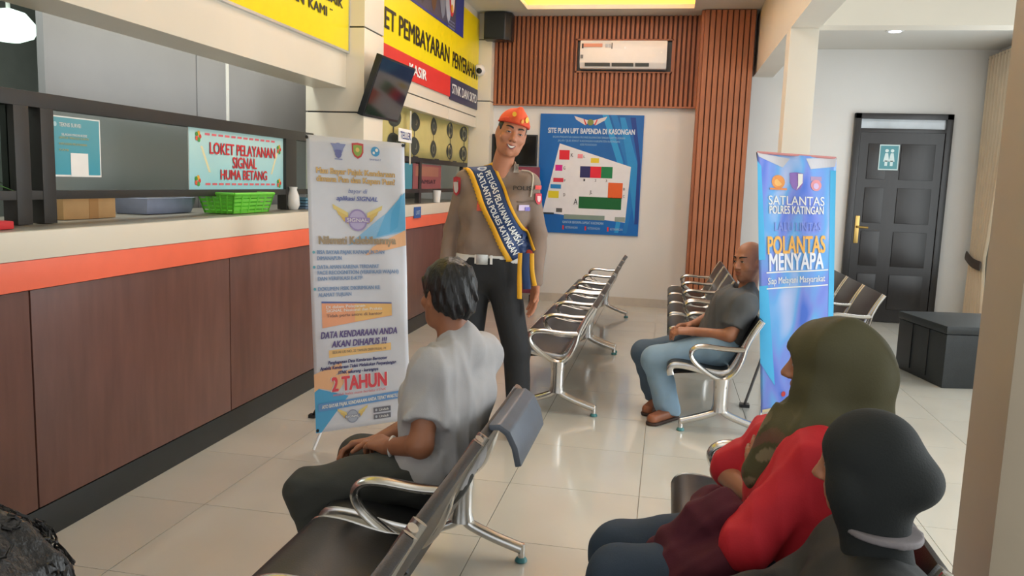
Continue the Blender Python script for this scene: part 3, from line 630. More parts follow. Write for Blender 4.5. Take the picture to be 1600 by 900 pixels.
def chair_unit(x0, y0, label, flap=None):
    r = empty('waiting_chair', (x0, y0, 0), label, 'chair row', 'three-seat chrome waiting chair rows')
    link('beam', M_beam, None, r)
    for k in range(3):
        yc = (k + .5) * PT
        s = link('seat', M_seat, None, r); s.location.y = yc
        for sg_ in (-1, 1):
            q = link('side_rail', M_rail, None, s); q.location.y = sg_ * (PT / 2 - .034)
            q = link('under_support', M_sup, None, s); q.location.y = sg_ * (PT / 2 - .17)
        b = link('backrest', M_back, None, r); b.location.y = yc
    for k in range(4):
        a = link('armrest', M_arm, None, r); a.location.y = k * PT
    for y in (0.0, LU):
        p = link('leg_post', M_post, None, r); p.location.y = y
        for me, fx in zip(M_leg, (-.212, .232)):
            l = link('leg', me, None, r); l.location.y = y
            ft = link('foot_pad', M_foot, None, l); ft.location = (fx, 0, 0)
    return r
uA = chair_unit(-.69, .94, 'chair row under the man in the grey t-shirt, nearest the counter stand banner')
fp = ribbon([(.205, .668), (.235, .672), (.262, .655), (.285, .61), (.298, .555)], .02, -.21, .235).build('loose_pad', mat('grey_vinyl', (92, 98, 108), .4, var=.1, bump=.05, bscale=200), uA, .006)
fp.location.y = 2.5 * PT; fp['label'] = 'loose grey pad folded back over the far backrest'
chair_unit(-.69, -.98, 'chair row at the bottom left carrying the dark haired person, mostly out of view')
chair_unit(-.60, 4.76, 'empty chair row just right of the standing officer')
chair_unit(-.60, 6.70, 'far empty chair row in front of the site plan poster')
chair_unit(.36, 4.63, 'chair row under the bald man beside the blue banner stand')
chair_unit(.36, 6.55, 'far empty chair row before the wood slat pillar')
chair_unit(.38, 1.0, 'chair row under the two women in headscarves')
chair_unit(1.40, 6.24, 'empty chair row in the aisle behind the blue banner stand')
# ================================================================== BANNER STANDS
def banner(name, label, TLp, TRp, BLp, BRp, wave, m, thick=.002):
    """cloth between four world corners; returns parent, S(u,v,l) with u,v in 0..1 (local)"""
    TLp, TRp, BLp, BRp = map(lambda p: np.array(p, float), (TLp, TRp, BLp, BRp))
    o = (BLp + BRp) / 2; o[2] = 0
    e = empty(name, tuple(o), label, 'banner')
    n = np.cross(TRp - TLp, TLp - BLp); n /= np.linalg.norm(n)
    def S(u, v, l=0.):
        return (1 - v) * ((1 - u) * BLp + u * BRp) + v * ((1 - u) * TLp + u * TRp) + n * (wave(u, v) + l) - o
    sheet('banner_cloth', S, 0, 1, 0, 1, 24, 40, m, e, thick)
    return e, S, n, o
TL, TR, BL, BR = onY(478, 210, 3.80), onY(631, 224, 3.83), onY(494, 677, 3.72), onY(641, 655, 3.75)
wv = lambda u, v: .006 * math.sin(u * 7 + v * 3) * math.sin(v * PI) + .010 * max(0, u - .6) * math.sin(v * 14 + u * 16) * (v > .3)
cloth_w = mat('banner_white', (222, 224, 232), .3, var=.03)
b1, S1, nb, ob = banner('banner_stand', 'white tall x-stand banner about vehicle tax in front of the counter', TL, TR, BL, BR, wv, cloth_w)
lb = ink((92, 176, 224)); lb2 = ink((150, 200, 236)); orr = ink((250, 196, 150)); nav = ink((70, 72, 130)); gold = ink((206, 168, 96)); ltb = ink((150, 158, 200))
def poly(P, m, l=.0015, sub=6):      # banner polygon split in strips so that it follows the cloth
    P = [np.array(p) for p in P]; V = []; f = []; m2 = 10
    for i in range(sub + 1):
        t = i / sub; a, b = P[0] * (1 - t) + P[3] * t, P[1] * (1 - t) + P[2] * t; V += [tuple(a + (b - a) * j / m2) for j in range(m2 + 1)]
        if i: f += [((i - 1) * (m2 + 1) + j, (i - 1) * (m2 + 1) + j + 1, i * (m2 + 1) + j + 1, i * (m2 + 1) + j) for j in range(m2)]
    return V, f
def band(S, e, P, m, l=.0015, sub=8):
    V, f = poly(P, m, l, sub); return flat('print_band', V, f, S, m, e, l)
band(S1, b1, [(.40, .635), (1, .685), (1, .80), (.72, .725)], lb2); band(S1, b1, [(.70, .665), (1, .69), (1, .825), (.80, .745)], ink((110, 184, 228)), .002); band(S1, b1, [(.84, .68), (.92, .70), (.97, .82), (.86, .75)], lb, .0024); band(S1, b1, [(.58, .60), (1, .635), (1, .69), (.66, .63)], orr, .0027)
band(S1, b1, [(0, 0), (.06, .0), (.36, .115), (0, .155)], lb, .0015); band(S1, b1, [(0, .155), (.26, .135), (.42, .21), (0, .165)], orr, .002); band(S1, b1, [(0, .14), (.30, .205), (.30, .235), (0, .20)], orr, .0022)
W1 = lambda t, u, v, h, m, wd, al='c', **k: write(t, S1, u, v, h, m, b1, wd, al, **k)
# crests
disc('crest', .33, .962, .05, S1, ltb, b1, .002, ry=.02); patch('crest', [(.25, .979), (.41, .979), (.38, .962), (.28, .962)][::-1], S1, ltb, b1, .0025); shield('crest', .33, .944, .07, .03, S1, ink((120, 124, 176)), b1, .003); rect('crest', .29, .925, .37, .929, S1, ltb, b1)
shield('crest', .53, .96, .12, .055, S1, ink((206, 84, 84)), b1, .002); shield('crest', .53, .96, .09, .04, S1, ink((150, 180, 90)), b1, .003); disc('crest', .53, .963, .02, S1, ink((226, 200, 120)), b1, .004, ry=.008)
disc('crest', .71, .962, .045, S1, ink((84, 164, 214)), b1, .002, ry=.017); disc('crest', .725, .967, .015, S1, wht, b1, .003, ry=.006); disc('crest', .695, .957, .012, S1, wht, b1, .003, ry=.005); write('SAMSAT', S1, .71, .934, .006, ltb, b1, .12)
for t, v, wd in [('Mau Bayar Pajak Kendaraan', .886, .80), ('dimana Pun dan Kapan Pun?', .859, .80)]:
    W1(t, .5, v, .019, ink((196, 150, 80)), wd + .01, bold=.045, lift=.002); W1(t, .5, v, .019, ink((236, 206, 150)), wd, bold=.004, lift=.0035)
W1('bayar di', .52, .822, .015, ltb, .2, shear=.25); W1('aplikasi SIGNAL', .51, .796, .015, ink((120, 130, 190)), .43, shear=.25, bold=.02)
def winged(u, v, k, c0, c1):
    for sx in (-1, 1):
        for j in range(3): patch('wing', [(u + sx * .1 * k, v + (.025 - j * .012) * k), (u + sx * (.26 - j * .04) * k, v + (.053 - j * .02) * k), (u + sx * (.25 - j * .05) * k, v + (.037 - j * .02) * k), (u + sx * .1 * k, v + (.01 - j * .012) * k)][::sx], S1, ink([(236, 214, 140), (230, 200, 120), (224, 190, 110)][j]), b1, .003 + .0003 * j)
    disc('badge', u, v, .10 * k, S1, ink(c0), b1, .0045, ry=.038 * k); disc('badge', u, v, .085 * k, S1, ink(c1), b1, .005, ry=.032 * k); rect('badge', u - .13 * k, v - .009 * k, u + .13 * k, v + .009 * k, S1, ink(c0), b1, .0055); W1('SIGNAL', u, v, .012 * k, wht, .22 * k, lift=.006)
winged(.51, .722, 1., (166, 150, 200), (196, 186, 222))
W1('Nikmati Kelebihannya', .5, .653, .026, ink((176, 156, 130)), .8, bold=.05, lift=.0035); W1('Nikmati Kelebihannya', .5, .653, .026, ink((232, 222, 206)), .79, bold=.0, lift=.0045)
bul = ink((146, 172, 208))
for t, v, wd in [('BISA BAYAR PAJAK KAPANPUN DAN', .612, .70), ('DIMANAPUN', .592, .25), ('DATA AMAN KARENA TERDAPAT', .562, .64), ('FACE RECOGNITION (VERIFIKASI WAJAH)', .543, .84), ('DAN VERIFIKASI E-KTP', .523, .46), ('DOKUMEN FISIK DIKIRIMKAN KE', .488, .64), ('ALAMAT TUJUAN', .468, .34)]: W1(t, .08, v, .0125, bul, wd, 'l', bold=.02)
for v in (.612, .562, .488): disc('bullet', .045, v, .014, S1, ink((110, 180, 196)), b1, .003, 10, .005)
band(S1, b1, [(.11, .355), (.84, .385), (.84, .428), (.11, .440)], ink((248, 176, 136)), .002); band(S1, b1, [(.11, .440), (.84, .428), (.84, .432), (.11, .446)], ink((90, 110, 170)), .003); band(S1, b1, [(.45, .371), (.84, .387), (.84, .427), (.45, .433)], ink((248, 200, 130)), .0025)
for t, v, wd in [('Di dalam Pelayanan', .426, .4), ('SIGNAL Nasional dan Praktis', .413, .58)]: W1(t, .16, v, .010, wht, wd, 'l', lift=.005)
W1('Tidak perlu antre di kantor', .16, .396, .010, ink((150, 120, 110)), .58, 'l', lift=.005)
W1('DATA KENDARAAN ANDA', .49, .331, .022, ink((110, 96, 150)), .80, bold=.03, shear=.2); W1('AKAN DIHAPUS !!!', .49, .298, .022, ink((110, 96, 150)), .58, bold=.03, shear=.2)
band(S1, b1, [(.17, .252), (.82, .262), (.82, .288), (.17, .278)], ink((248, 206, 140)), .002); W1('SESUAI UU NO. 22 TAHUN 2009 PASAL 74', .49, .270, .009, ink((160, 140, 120)), .56, lift=.0045)
for t, v, wd in [('Penghapusan Data Kendaraan Bermotor', .236, .62), ('Apabila Kendaraan Tidak Melakukan Perpanjangan', .218, .80), ('STNK sekurang - kurangnya', .199, .42)]: W1(t, .47, v, .011, nav, wd, bold=.02, shear=.2)
W1('2 TAHUN', .48, .160, .047, wht, .60, bold=.06, lift=.0035); W1('2 TAHUN', .48, .160, .047, ink((232, 84, 96)), .58, bold=.04, lift=.005); W1('setelah habis masa berlaku STNK', .48, .124, .009, ink((232, 150, 160)), .56, shear=.2, lift=.005)
band(S1, b1, [(.04, .072), (.94, .085), (.94, .112), (.04, .098)], ink((110, 160, 216)), .006)
W1('AYO BAYAR PAJAK KENDARAAN ANDA TEPAT WAKTU !', .49, .092, .012, wht, .82, bold=.03, lift=.0075, rot=.012)
winged(.40, .042, .62, (150, 156, 176), (180, 186, 200))
for v in (.052, .028):
    rect('store_button', .62, v - .009, .80, v + .009, S1, ink((120, 120, 130)), b1, .004); W1('Unduh', .73, v, .009, wht, .1, lift=.006); disc('store_icon', .65, v, .012, S1, ink((200, 204, 214)), b1, .006, 8, .005)
# foot frame of the stand
fm = MB()
hub = np.array([(TL[0] + TR[0]) / 2, 3.98, .62]) - ob
ft = [np.array([BL[0] - .0, 3.69, .01]) - ob, np.array([BR[0], 3.72, .01]) - ob, np.array([onZ(489, 652, 0)[0], 4.235, .01]) - ob]
fm.build if 0 else None
for p_, q_ in [(TL - ob + (0, .01, 0), hub), (TR - ob + (0, .01, 0), hub)]: MB().sweep([p_, q_], .006).build('support_pole', black, b1)
for p_ in ft[:2]: MB().sweep([hub, p_], .007).build('support_leg', mat('pale_pole', (226, 226, 226), .3), b1)
MB().sweep([hub, ft[2]], .008).build('support_leg', black, b1); MB().box(ft[2] - (.02, .02, .01), ft[2] + (.02, .02, .01)).build('rubber_foot', black, b1)
for u, v in [(.01, .992), (.99, .992), (.02, .008), (.985, .008)]: disc('eyelet', u, v, .016, S1, black, b1, .004, 10, .006)
# second banner
TL, TR, BL, BR = onY(1183, 238, 4.75), onY(1307, 247, 4.75), onY(1189, 645, 4.82), onY(1300, 623, 4.82)
wv2 = lambda u, v: .007 * math.sin(u * 10 + v * 2) * (.3 + v) - .03 * (1 - (2 * u - 1) ** 2) * max(0, v - .8)
BM = mat('banner_blue', (84, 140, 236), .28); nt = BM.node_tree; N = nt.nodes
tc = N.new('ShaderNodeTexCoord'); mp = N.new('ShaderNodeMapping'); mp.inputs['Scale'].default_value = (5, 1, 1.3); nz = N.new('ShaderNodeTexNoise'); nz.inputs['Scale'].default_value = 1.6; nz.inputs['Detail'].default_value = 1; nz.inputs['Distortion'].default_value = .6
cr_ = N.new('ShaderNodeValToRGB'); nt.links.new(tc.outputs['Object'], mp.inputs[0]); nt.links.new(mp.outputs[0], nz.inputs[0]); nt.links.new(nz.outputs[0], cr_.inputs[0]); nt.links.new(cr_.outputs[0], N['Principled BSDF'].inputs['Base Color'])
E_ = cr_.color_ramp.elements; E_[0].position = .3; E_[0].color = (*s2l((84, 124, 226)), 1); E_[1].position = .72; E_[1].color = (*s2l((186, 204, 250)), 1)
q = E_.new(.45); q.color = (*s2l((130, 150, 236)), 1); q = E_.new(.58); q.color = (*s2l((110, 180, 244)), 1)
b2, S2, nb2, ob2 = banner('banner_stand', 'blue tall banner stand beside the bald man', TL, TR, BL, BR, wv2, BM)
for P in [[(0, 1), (.42, .985), (.33, .95), (0.02, .985)], [(.62, .99), (1, 1), (.99, .965), (.68, .95)]]: band(S2, b2, P, ink((206, 206, 214)), .0015)
cy = ink((84, 190, 244))
band(S2, b2, [(0, .97), (.05, .95), (.09, .6), (0, .6)], cy, .0014); band(S2, b2, [(.93, .95), (1, .95), (1, .2), (.93, .2)], cy, .0014); band(S2, b2, [(0, .5), (.12, .5), (.20, .1), (0, .2)], cy, .0014)
W2 = lambda t, u, v, h, m, wd, al='c', **k: write(t, S2, u, v, h, m, b2, wd, al, **k)
disc('crest', .27, .895, .085, S2, ink((240, 160, 90)), b2, .002, ry=.026); disc('crest', .27, .893, .05, S2, ink((250, 196, 120)), b2, .003, ry=.014); rect('crest', .16, .865, .38, .872, S2, ink((236, 150, 90)), b2, .004)
shield('crest', .5, .90, .17, .07, S2, ink((150, 120, 200)), b2, .002); patch('crest', [(.52, .93), (.58, .93), (.575, .895), (.5, .868), (.52, .885)], S2, wht, b2, .003)
rect('crest', .68, .905, .82, .922, S2, ink((176, 150, 190)), b2); disc('crest', .75, .888, .07, S2, ink((226, 150, 160)), b2, .0025, ry=.022); disc('crest', .75, .885, .035, S2, ink((214, 190, 230)), b2, .0035, ry=.012)
W2('SATLANTAS', .5, .826, .034, wht, .72, bold=.005); W2('POLRES KATINGAN', .5, .79, .030, wht, .70, bold=.02); W2('LALU LINTAS', .52, .725, .034, ink((140, 160, 236)), .6)
W2('POLANTAS', .5, .655, .066, ink((250, 190, 100)), .76, bold=.03); W2('MENYAPA', .5, .590, .066, ink((236, 240, 252)), .72, bold=.03)
rect('rule', .10, .547, .92, .552, S2, wht, b2, .003, 6, 1); rect('rule', .10, .485, .92, .49, S2, wht, b2, .003, 6, 1); W2('Siap Melayani Masyarakat', .5, .517, .026, wht, .76, bold=.01)
rect('hem', .02, -.0, .98, .012, S2, ink((226, 210, 170)), b2, .003, 6, 1); disc('badge', .32, .06, .03, S2, ink((206, 70, 70)), b2, .003, ry=.011)
MB().sweep([S2(0, 1, -.006), S2(1, 1, -.006)], .007).build('top_rod', mat('rose_rod', (206, 140, 140), .4), b2)
hub = np.array([(TL[0] + TR[0]) / 2 + .0, 5.05, .62]) - ob2
for p_, q_ in [(S2(0, 1, -.01), hub), (S2(1, 1, -.01), hub)]: MB().sweep([p_, q_], .005).build('support_pole', black, b2)
f2 = [np.array([.612, 4.86, .008]) - ob2, np.array([1.01, 4.86, .008]) - ob2, onZ(1163, 633, .01) - ob2]
for p_ in f2[:2]: MB().sweep([hub, p_], .007).build('support_leg', MATS['pale_pole'], b2)
MB().sweep([hub, f2[2]], .009).build('support_leg', mat('steel_pole', (120, 120, 122), .35, .7), b2); MB().box(f2[2] - (.03, .03, .01), f2[2] + (.03, .03, .01)).build('rubber_foot', black, b2)
# ================================================================== PEOPLE: smooth implicit figures meshed with surface nets
A_ = lambda *p: np.array(p, float)
def nrm(v): v = np.array(v, float); return v / (np.linalg.norm(v) + 1e-12)
def rc(a, b, ra, rb=None, k=.02): return dict(t='c', a=np.array(a, float), b=np.array(b, float), ra=ra, rb=ra if rb is None else rb, k=k)
def el(c, r, M=None, k=.02, sub=False): return dict(t='e', c=np.array(c, float), r=np.array(r, float), M=np.eye(3) if M is None else np.array(M), k=k, sub=sub)
def pl(o, n): return dict(t='p', o=np.array(o, float), n=nrm(n))          # keeps the side the normal points away from
def pd(p, P):
    if p['t'] == 'c':
        ba = p['b'] - p['a']; q = P - p['a']; h = np.clip(q @ ba / (ba @ ba + 1e-12), 0, 1)
        return np.linalg.norm(q - h[:, None] * ba, axis=1) - (p['ra'] + h * (p['rb'] - p['ra']))
    q = (P - p['c']) @ p['M'].T; r = p['r']; k0 = np.linalg.norm(q / r, axis=1); k1 = np.linalg.norm(q / (r * r), axis=1) + 1e-9
    return k0 * (k0 - 1) / k1
def bounds(p):
    if p['t'] == 'c':
        r = max(p['ra'], p['rb']); return np.minimum(p['a'], p['b']) - r, np.maximum(p['a'], p['b']) + r
    R = p['r'].max(); return p['c'] - R, p['c'] + R
def sdf(prims, P, margin=.07):
    D = np.full(len(P), .3)
    for p in prims:
        if p['t'] == 'p':
            D = np.maximum(D, (P - p['o']) @ p['n']); continue
        lo, hi = bounds(p); m_ = margin
        ix = np.nonzero(np.all((P > lo - m_) & (P < hi + m_), axis=1))[0]
        if len(ix) == 0: continue
        d = pd(p, P[ix]); k = p['k']; c = D[ix]
        if p.get('sub'):
            h = np.clip(.5 - .5 * (c + d) / k, 0, 1); D[ix] = c * (1 - h) - d * h + k * h * (1 - h)
        else:
            h = np.clip(.5 + .5 * (c - d) / k, 0, 1); D[ix] = c * (1 - h) + d * h - k * h * (1 - h)
    return D
def net(prims, res, disp=None, extra=None):
    bb = [bounds(p) for p in prims if p['t'] != 'p' and not p.get('sub')]
    lo = np.min([b[0] for b in bb], axis=0) - 4 * res - .02; hi = np.max([b[1] for b in bb], axis=0) + 4 * res + .02
    def ev(P):
        d = sdf(prims, P)
        if disp is not None: d = d + disp(P)
        return d
    B = 6; nb = np.ceil((hi - lo) / (res * B)).astype(int); n = nb * B
    g = np.stack(np.meshgrid(*[np.arange(k) for k in nb], indexing='ij'), -1).reshape(-1, 3)
    dc = ev(lo + (g * B + (B - 1) / 2) * res)
    Vv = np.repeat(np.repeat(np.repeat(dc.reshape(nb), B, 0), B, 1), B, 2)
    near = g[np.abs(dc) < B * res * 1.25]
    off_ = np.stack(np.meshgrid(*[np.arange(B)] * 3, indexing='ij'), -1).reshape(-1, 3)
    idx = (near[:, None, :] * B + off_[None]).reshape(-1, 3)
    Vv[idx[:, 0], idx[:, 1], idx[:, 2]] = ev(lo + idx * res)
    s = Vv < 0; c = s[:-1, :-1, :-1].astype(np.int8)
    acc = np.zeros(tuple(n - 1), np.int8)
    for i in (0, 1):
        for j in (0, 1):
            for k in (0, 1): acc += s[i:n[0] - 1 + i, j:n[1] - 1 + j, k:n[2] - 1 + k]
    cells = np.argwhere((acc > 0) & (acc < 8))
    vid = -np.ones(tuple(n - 1), np.int64); vid[tuple(cells.T)] = np.arange(len(cells))
    pos = np.zeros((len(cells), 3)); cnt = np.zeros(len(cells))
    cor = [(i, j, k) for i in (0, 1) for j in (0, 1) for k in (0, 1)]
    vals = {q: Vv[cells[:, 0] + q[0], cells[:, 1] + q[1], cells[:, 2] + q[2]] for q in cor}
    for q in cor:
        for ax in range(3):
            if q[ax] == 0:
                r = list(q); r[ax] = 1; r = tuple(r); a, b = vals[q], vals[r]; mk = (a < 0) != (b < 0)
                t = a[mk] / (a[mk] - b[mk]); pt = np.tile(np.array(q, float), (mk.sum(), 1)); pt[:, ax] += t
                pos[mk] += pt; cnt[mk] += 1
    pos = pos / cnt[:, None] + cells
    F_ = []
    for ax in range(3):
        a = np.take(s, range(0, n[ax] - 1), ax); b = np.take(s, range(1, n[ax]), ax)
        e = np.argwhere(a != b); u, v = (ax + 1) % 3, (ax + 2) % 3
        ok = (e[:, u] > 0) & (e[:, v] > 0) & (e[:, u] < n[u] - 1) & (e[:, v] < n[v] - 1); e = e[ok]
        fl_ = a[tuple(e.T)]
        q = []
        for du, dv in [(1, 1), (0, 1), (0, 0), (1, 0)]:
            w_ = e.copy(); w_[:, u] -= du; w_[:, v] -= dv; q.append(vid[tuple(w_.T)])
        q = np.stack(q, 1); q[~fl_] = q[~fl_][:, ::-1]; F_.append(q)
    return lo + pos * res, np.concatenate(F_)
def np_mesh(name, V, Q, mtl, parent=None, color=None):
    me = bpy.data.meshes.new(name); me.vertices.add(len(V)); me.vertices.foreach_set('co', V.astype(np.float32).ravel())
    me.loops.add(len(Q) * 4); me.loops.foreach_set('vertex_index', Q.astype(np.int32).ravel())
    me.polygons.add(len(Q)); me.polygons.foreach_set('loop_start', np.arange(0, len(Q) * 4, 4, dtype=np.int32))
    me.update(calc_edges=True)
    me.polygons.foreach_set('use_smooth', np.ones(len(Q), bool))
    if color is not None:
        at = me.color_attributes.new('Col', 'FLOAT_COLOR', 'POINT'); at.data.foreach_set('color', np.concatenate([color, np.ones((len(V), 1))], 1).astype(np.float32).ravel())
    me.validate()
    return link(name, me, mtl, parent)
def solid(name, prims, res, mtl, parent, o, disp=None, color=None):
    V, Q = net(prims, res, disp)
    return np_mesh(name, V - np.array(o), Q, mtl, parent, color(V) if color else None)
def folds(amp, fr, seed=0, z=1.):
    r = np.random.default_rng(seed); D = r.normal(size=(4, 3)); D /= np.linalg.norm(D, axis=1)[:, None]; D[:, 2] *= z; ph = r.uniform(0, 6, 4)
    def f(P):
        d = 0
        for i in range(4):
            t = P @ (D[i] * fr * (1 + .45 * i)) + ph[i] + 1.3 * np.sin(P @ D[(i + 1) % 4] * fr * .35)
            m_ = .55 + .45 * np.sin(P @ D[(i + 2) % 4] * fr * .3 + i)                # folds fade in and out
            d = d - amp * m_ * (np.exp(1.4 * (np.cos(t) - 1)) * 2 - .7) / (1 + .3 * i)     # narrow ridges, broad valleys
        return d
    return f
skin_m = mat('skin', (150, 100, 76), .5, var=.06, scale=30, attr='Col')
def hand(wr, d, n, side, curl=.5, sc=1., spread=.12, thumb=.5):
    """wrist, direction of the fingers, palm normal (towards which fingers bend), side = thumb direction"""
    d = nrm(d); n = nrm(np.array(n) - d * (np.array(n) @ d)); s_ = nrm(np.cross(d, n)); s_ = s_ if s_ @ np.array(side) > 0 else -s_
    wr = np.array(wr, float); L = []
    kn = [(.030, .088), (.010, .092), (-.010, .088), (-.028, .080)]; ln = [(.040, .025, .021), (.044, .028, .022), (.041, .026, .021), (.032, .020, .018)]
    for i, (a, b) in enumerate(kn):
        K = wr + (s_ * a + d * b) * sc; L.append(rc(wr + s_ * a * .55 * sc + d * .012 * sc, K, .016 * sc, .0125 * sc, .016))
    for i, (a, b) in enumerate(kn):
        p = wr + (s_ * a + d * b) * sc; ang = 0; dd = nrm(d + s_ * (a * 4 * spread))
        for j, l in enumerate(ln[i]):
            ang += curl * (.8, 1.1, .7)[j]; v = dd * math.cos(ang) + n * math.sin(ang); q = p + v * l * sc
            L.append(rc(p, q, (.0098, .0088, .0080)[j] * sc, (.0088, .0080, .0068)[j] * sc, .004)); p = q
    p = wr + (s_ * .022 + d * .022) * sc; dd = nrm(d * .65 + s_ * .75 + n * .25)
    for j, l in enumerate((.038, .032, .026)):
        v = nrm(dd * (1 - .3 * j) + d * .35 * j + n * thumb * .5 * j); q = p + v * l * sc; L.append(rc(p, q, (.015, .0115, .0095)[j] * sc, (.0115, .0095, .0075)[j] * sc, .008)); p = q
    return L
class Head:
    def __init__(h, c, fwd, up, sc=1.):
        h.c = np.array(c, float); h.f = nrm(fwd); h.r = nrm(np.cross(h.f, up)); h.u = np.cross(h.r, h.f); h.M = np.array([h.r, h.f, h.u]); h.s = sc
    def w(h, x, y, z): return h.c + (h.r * x + h.f * y + h.u * z) * h.s
    def loc(h, P): return (P - h.c) @ h.M.T / h.s
    def e(h, c, r, k=.02, sub=False): return el(h.w(*c), np.array(r) * h.s, h.M, k * h.s, sub)
    def prims(h, mouth=0.):
        W_, s = h.w, h.s
        L = [h.e((0, -.012, .036), (.073, .094, .084), .03), h.e((0, .028, -.03), (.059, .060, .080), .03), h.e((0, .036, -.074), (.046, .044, .036), .025), rc(W_(0, .066, -.100), W_(0, .068, -.098), .017 * s, .017 * s, .02)]
        for x in (-1, 1):
            L += [rc(W_(x * .056, .005, -.03), W_(x * .040, .030, -.085), .020 * s, .016 * s, .03), h.e((x * .043, .062, -.024), (.020, .016, .018), .02)]
        L += [rc(W_(-.034, .077, .032), W_(.034, .077, .032), .0095 * s, .0095 * s, .016)]
        for x in (-1, 1): L += [h.e((x * .031, .097, .008), (.017, .014, .0105), .012, True), h.e((x * .031, .0745, .007), (.0150, .0125, .0120), .004)]
        L += [rc(W_(0, .084, .016), W_(0, .106, -.024), .0075 * s, .0125 * s, .012)]
        for x in (-1, 1): L += [h.e((x * .0125, .095, -.030), (.009, .010, .0075), .007)]
        L += [rc(W_(-.019, .0800, -.0555), W_(.019, .0800, -.0555), .0075 * s, .0075 * s, .008), rc(W_(0, .0845, -.0545), W_(0, .0845, -.055), .008 * s, .008 * s, .01), rc(W_(-.014, .0815, -.0705 - mouth), W_(.014, .0815, -.0705 - mouth), .0085 * s, .0085 * s, .008)]
        if mouth == 0: L += [h.e((0, .098, -.0630), (.021, .012, .0018), .003, True)]
        for x in (-1, 1): L += [h.e((x * .076, -.006, -.006), (.009, .019, .031), .008), h.e((x * .084, -.002, -.004), (.006, .011, .02), .004, True)]
        return L
    def paint(h, col, P, skin, brow=True, eyes=True, stubble=0., teeth=False, mouth=0.):
        q = h.loc(P); x, y, z = np.abs(q[:, 0]), q[:, 1], q[:, 2]; inh = (np.abs(q) < .16).all(1)
        def mixc(mk, c): col[mk] = c
        lip = inh & (y > .066) & (x < .024) & (np.abs(z + .0625 + mouth / 2) < .0125 + mouth / 2 - x * .25); mixc(lip, np.array(skin) * (.85, .60, .58))
        ex = q.copy(); ex[:, 0] = x; d_ = ex - (.031, .0745, .007)
        mixc(inh & (y > .085) & (x < .017) & (x > .006) & (z < -.0335) & (z > -.040) & (y < .101), np.array(skin) * .3)
        if stubble:
            st = inh & (y > .01) & (z < -.045) & (z > -.115) & ~lip; col[st] = col[st] * (1 - stubble)
        if not eyes: return
        eye = inh & ((d_[:, [0, 2]] / (.0135, .0042)) ** 2).sum(1).__lt__(1.) & (y > .074); mixc(eye, (.40, .36, .34))
        iris = eye & (np.hypot(d_[:, 0], d_[:, 2]) < .0060); mixc(iris, (.015, .01, .008))
        lid = inh & (y > .07) & (np.abs(d_[:, 0]) < .016) & (np.abs(z - .0128 + (d_[:, 0] / .016) ** 2 * .0055) < .0020); mixc(lid, np.array(skin) * .25)
        if brow: mixc(inh & (y > .05) & (x > .012) & (x < .052) & (np.abs(z - .033 + .002 * ((x - .03) / .02) ** 2) < .0052), (.02, .015, .012))
        if stubble:
            st = inh & (y > .01) & (z < -.045) & (z > -.115) & ~lip; col[st] = col[st] * (1 - stubble)
        if 0: mixc(inh & (y > .07) & (x < .017) & (np.abs(z + .0625 + mouth / 2) < mouth * .45 + .001), (.8, .78, .72))
        mixc(inh & (y > .085) & (x < .017) & (x > .006) & (z < -.0335) & (z > -.040) & (y < .101), np.array(skin) * .3)
e_B = []
def limb(a, b, c, r0, r1, r2, k=.03): return [rc(a, b, r0, r1, k), rc(b, c, r1, r2, k)]
def sleeves(J, fr, r0, r1, sd='LR'):
    L = []
    for s_ in sd:
        a, b = J['sh' + s_], J['el' + s_]; c = a + (b - a) * fr; L += [rc(a, c + (b - a) * .1, r0, r1, .01), pl(c, b - a)]
    return L
def traps(J, N, g=0.): return [rc(J['sh' + s_] + A_(0, 0, .005), N, .046 + g, .05 + g, .03) for s_ in 'LR']
def lateral(J): return nrm(J['shR'] - J['shL'])
def torso(J, g=0., s=1.):
    """horizontal capsules from hips to shoulders, g = inflation"""
    L = []; lh = nrm(J['hipR'] - J['hipL']); ls = lateral(J); P0 = (J['hipL'] + J['hipR']) / 2; P3 = (J['shL'] + J['shR']) / 2
    ch = J.get('chest', P0 * .35 + P3 * .65); wa = J.get('waist', P0 * .7 + P3 * .3)
    wd = J.get('wd', 1.); bl = J.get('belly', 1.)
    L += [rc(P0 - lh * .075 * wd, P0 + lh * .075 * wd, (.108 * s + g), k=.06), rc(wa - lh * .06 * wd, wa + lh * .06 * wd, .100 * s * bl + g, k=.07), rc(ch - ls * .075 * wd, ch + ls * .075 * wd, .108 * s + g, k=.07)]
    L += [rc(J['shL'], J['shR'], .046 * s + g, k=.05), rc(J['shL'], ch - ls * .05, .046 * s + g, .075 * s + g, k=.03), rc(J['shR'], ch + ls * .05, .046 * s + g, .075 * s + g, k=.03)]
    return L
def figure(name, label, J, H, skin, res=.005, hands=(), feet=True, paint_kw={}, sc=1., mouth=0.):
    """one continuous body mesh under an empty at the figure's base"""
    o = (J['hipL'] + J['hipR']) / 2; o = A_(o[0], o[1], J.get('base', 0.))
    e = empty(name, tuple(o), label, 'person')
    nb_ = (J['shL'] + J['shR']) / 2
    B = torso(J, -.018, sc) + [rc(nb_ + A_(0, 0, -.01), H.w(0, -.018, -.055), .058 * sc, .053 * H.s, .035)]
    for sd in 'LR':
        B += limb(J['sh' + sd], J['el' + sd], J['wr' + sd], .046 * sc, .037 * sc, .026 * sc, .02)
        B += limb(J['hip' + sd], J['kn' + sd], J['an' + sd], .075 * sc, .053 * sc, .036 * sc, .03)
        if feet: B += [rc(J['an' + sd] - A_(0, 0, .03), J['toe' + sd], .034 * sc, .022 * sc, .03)]
    B += H.prims(mouth)
    for hd in hands: B += hd
    def colf(P):
        col = np.tile(np.array(skin), (len(P), 1)); H.paint(col, P, skin, mouth=mouth, **paint_kw); return col
    solid('body', B, res, skin_m, e, o, None, colf); e_B[:] = B
    return e, o
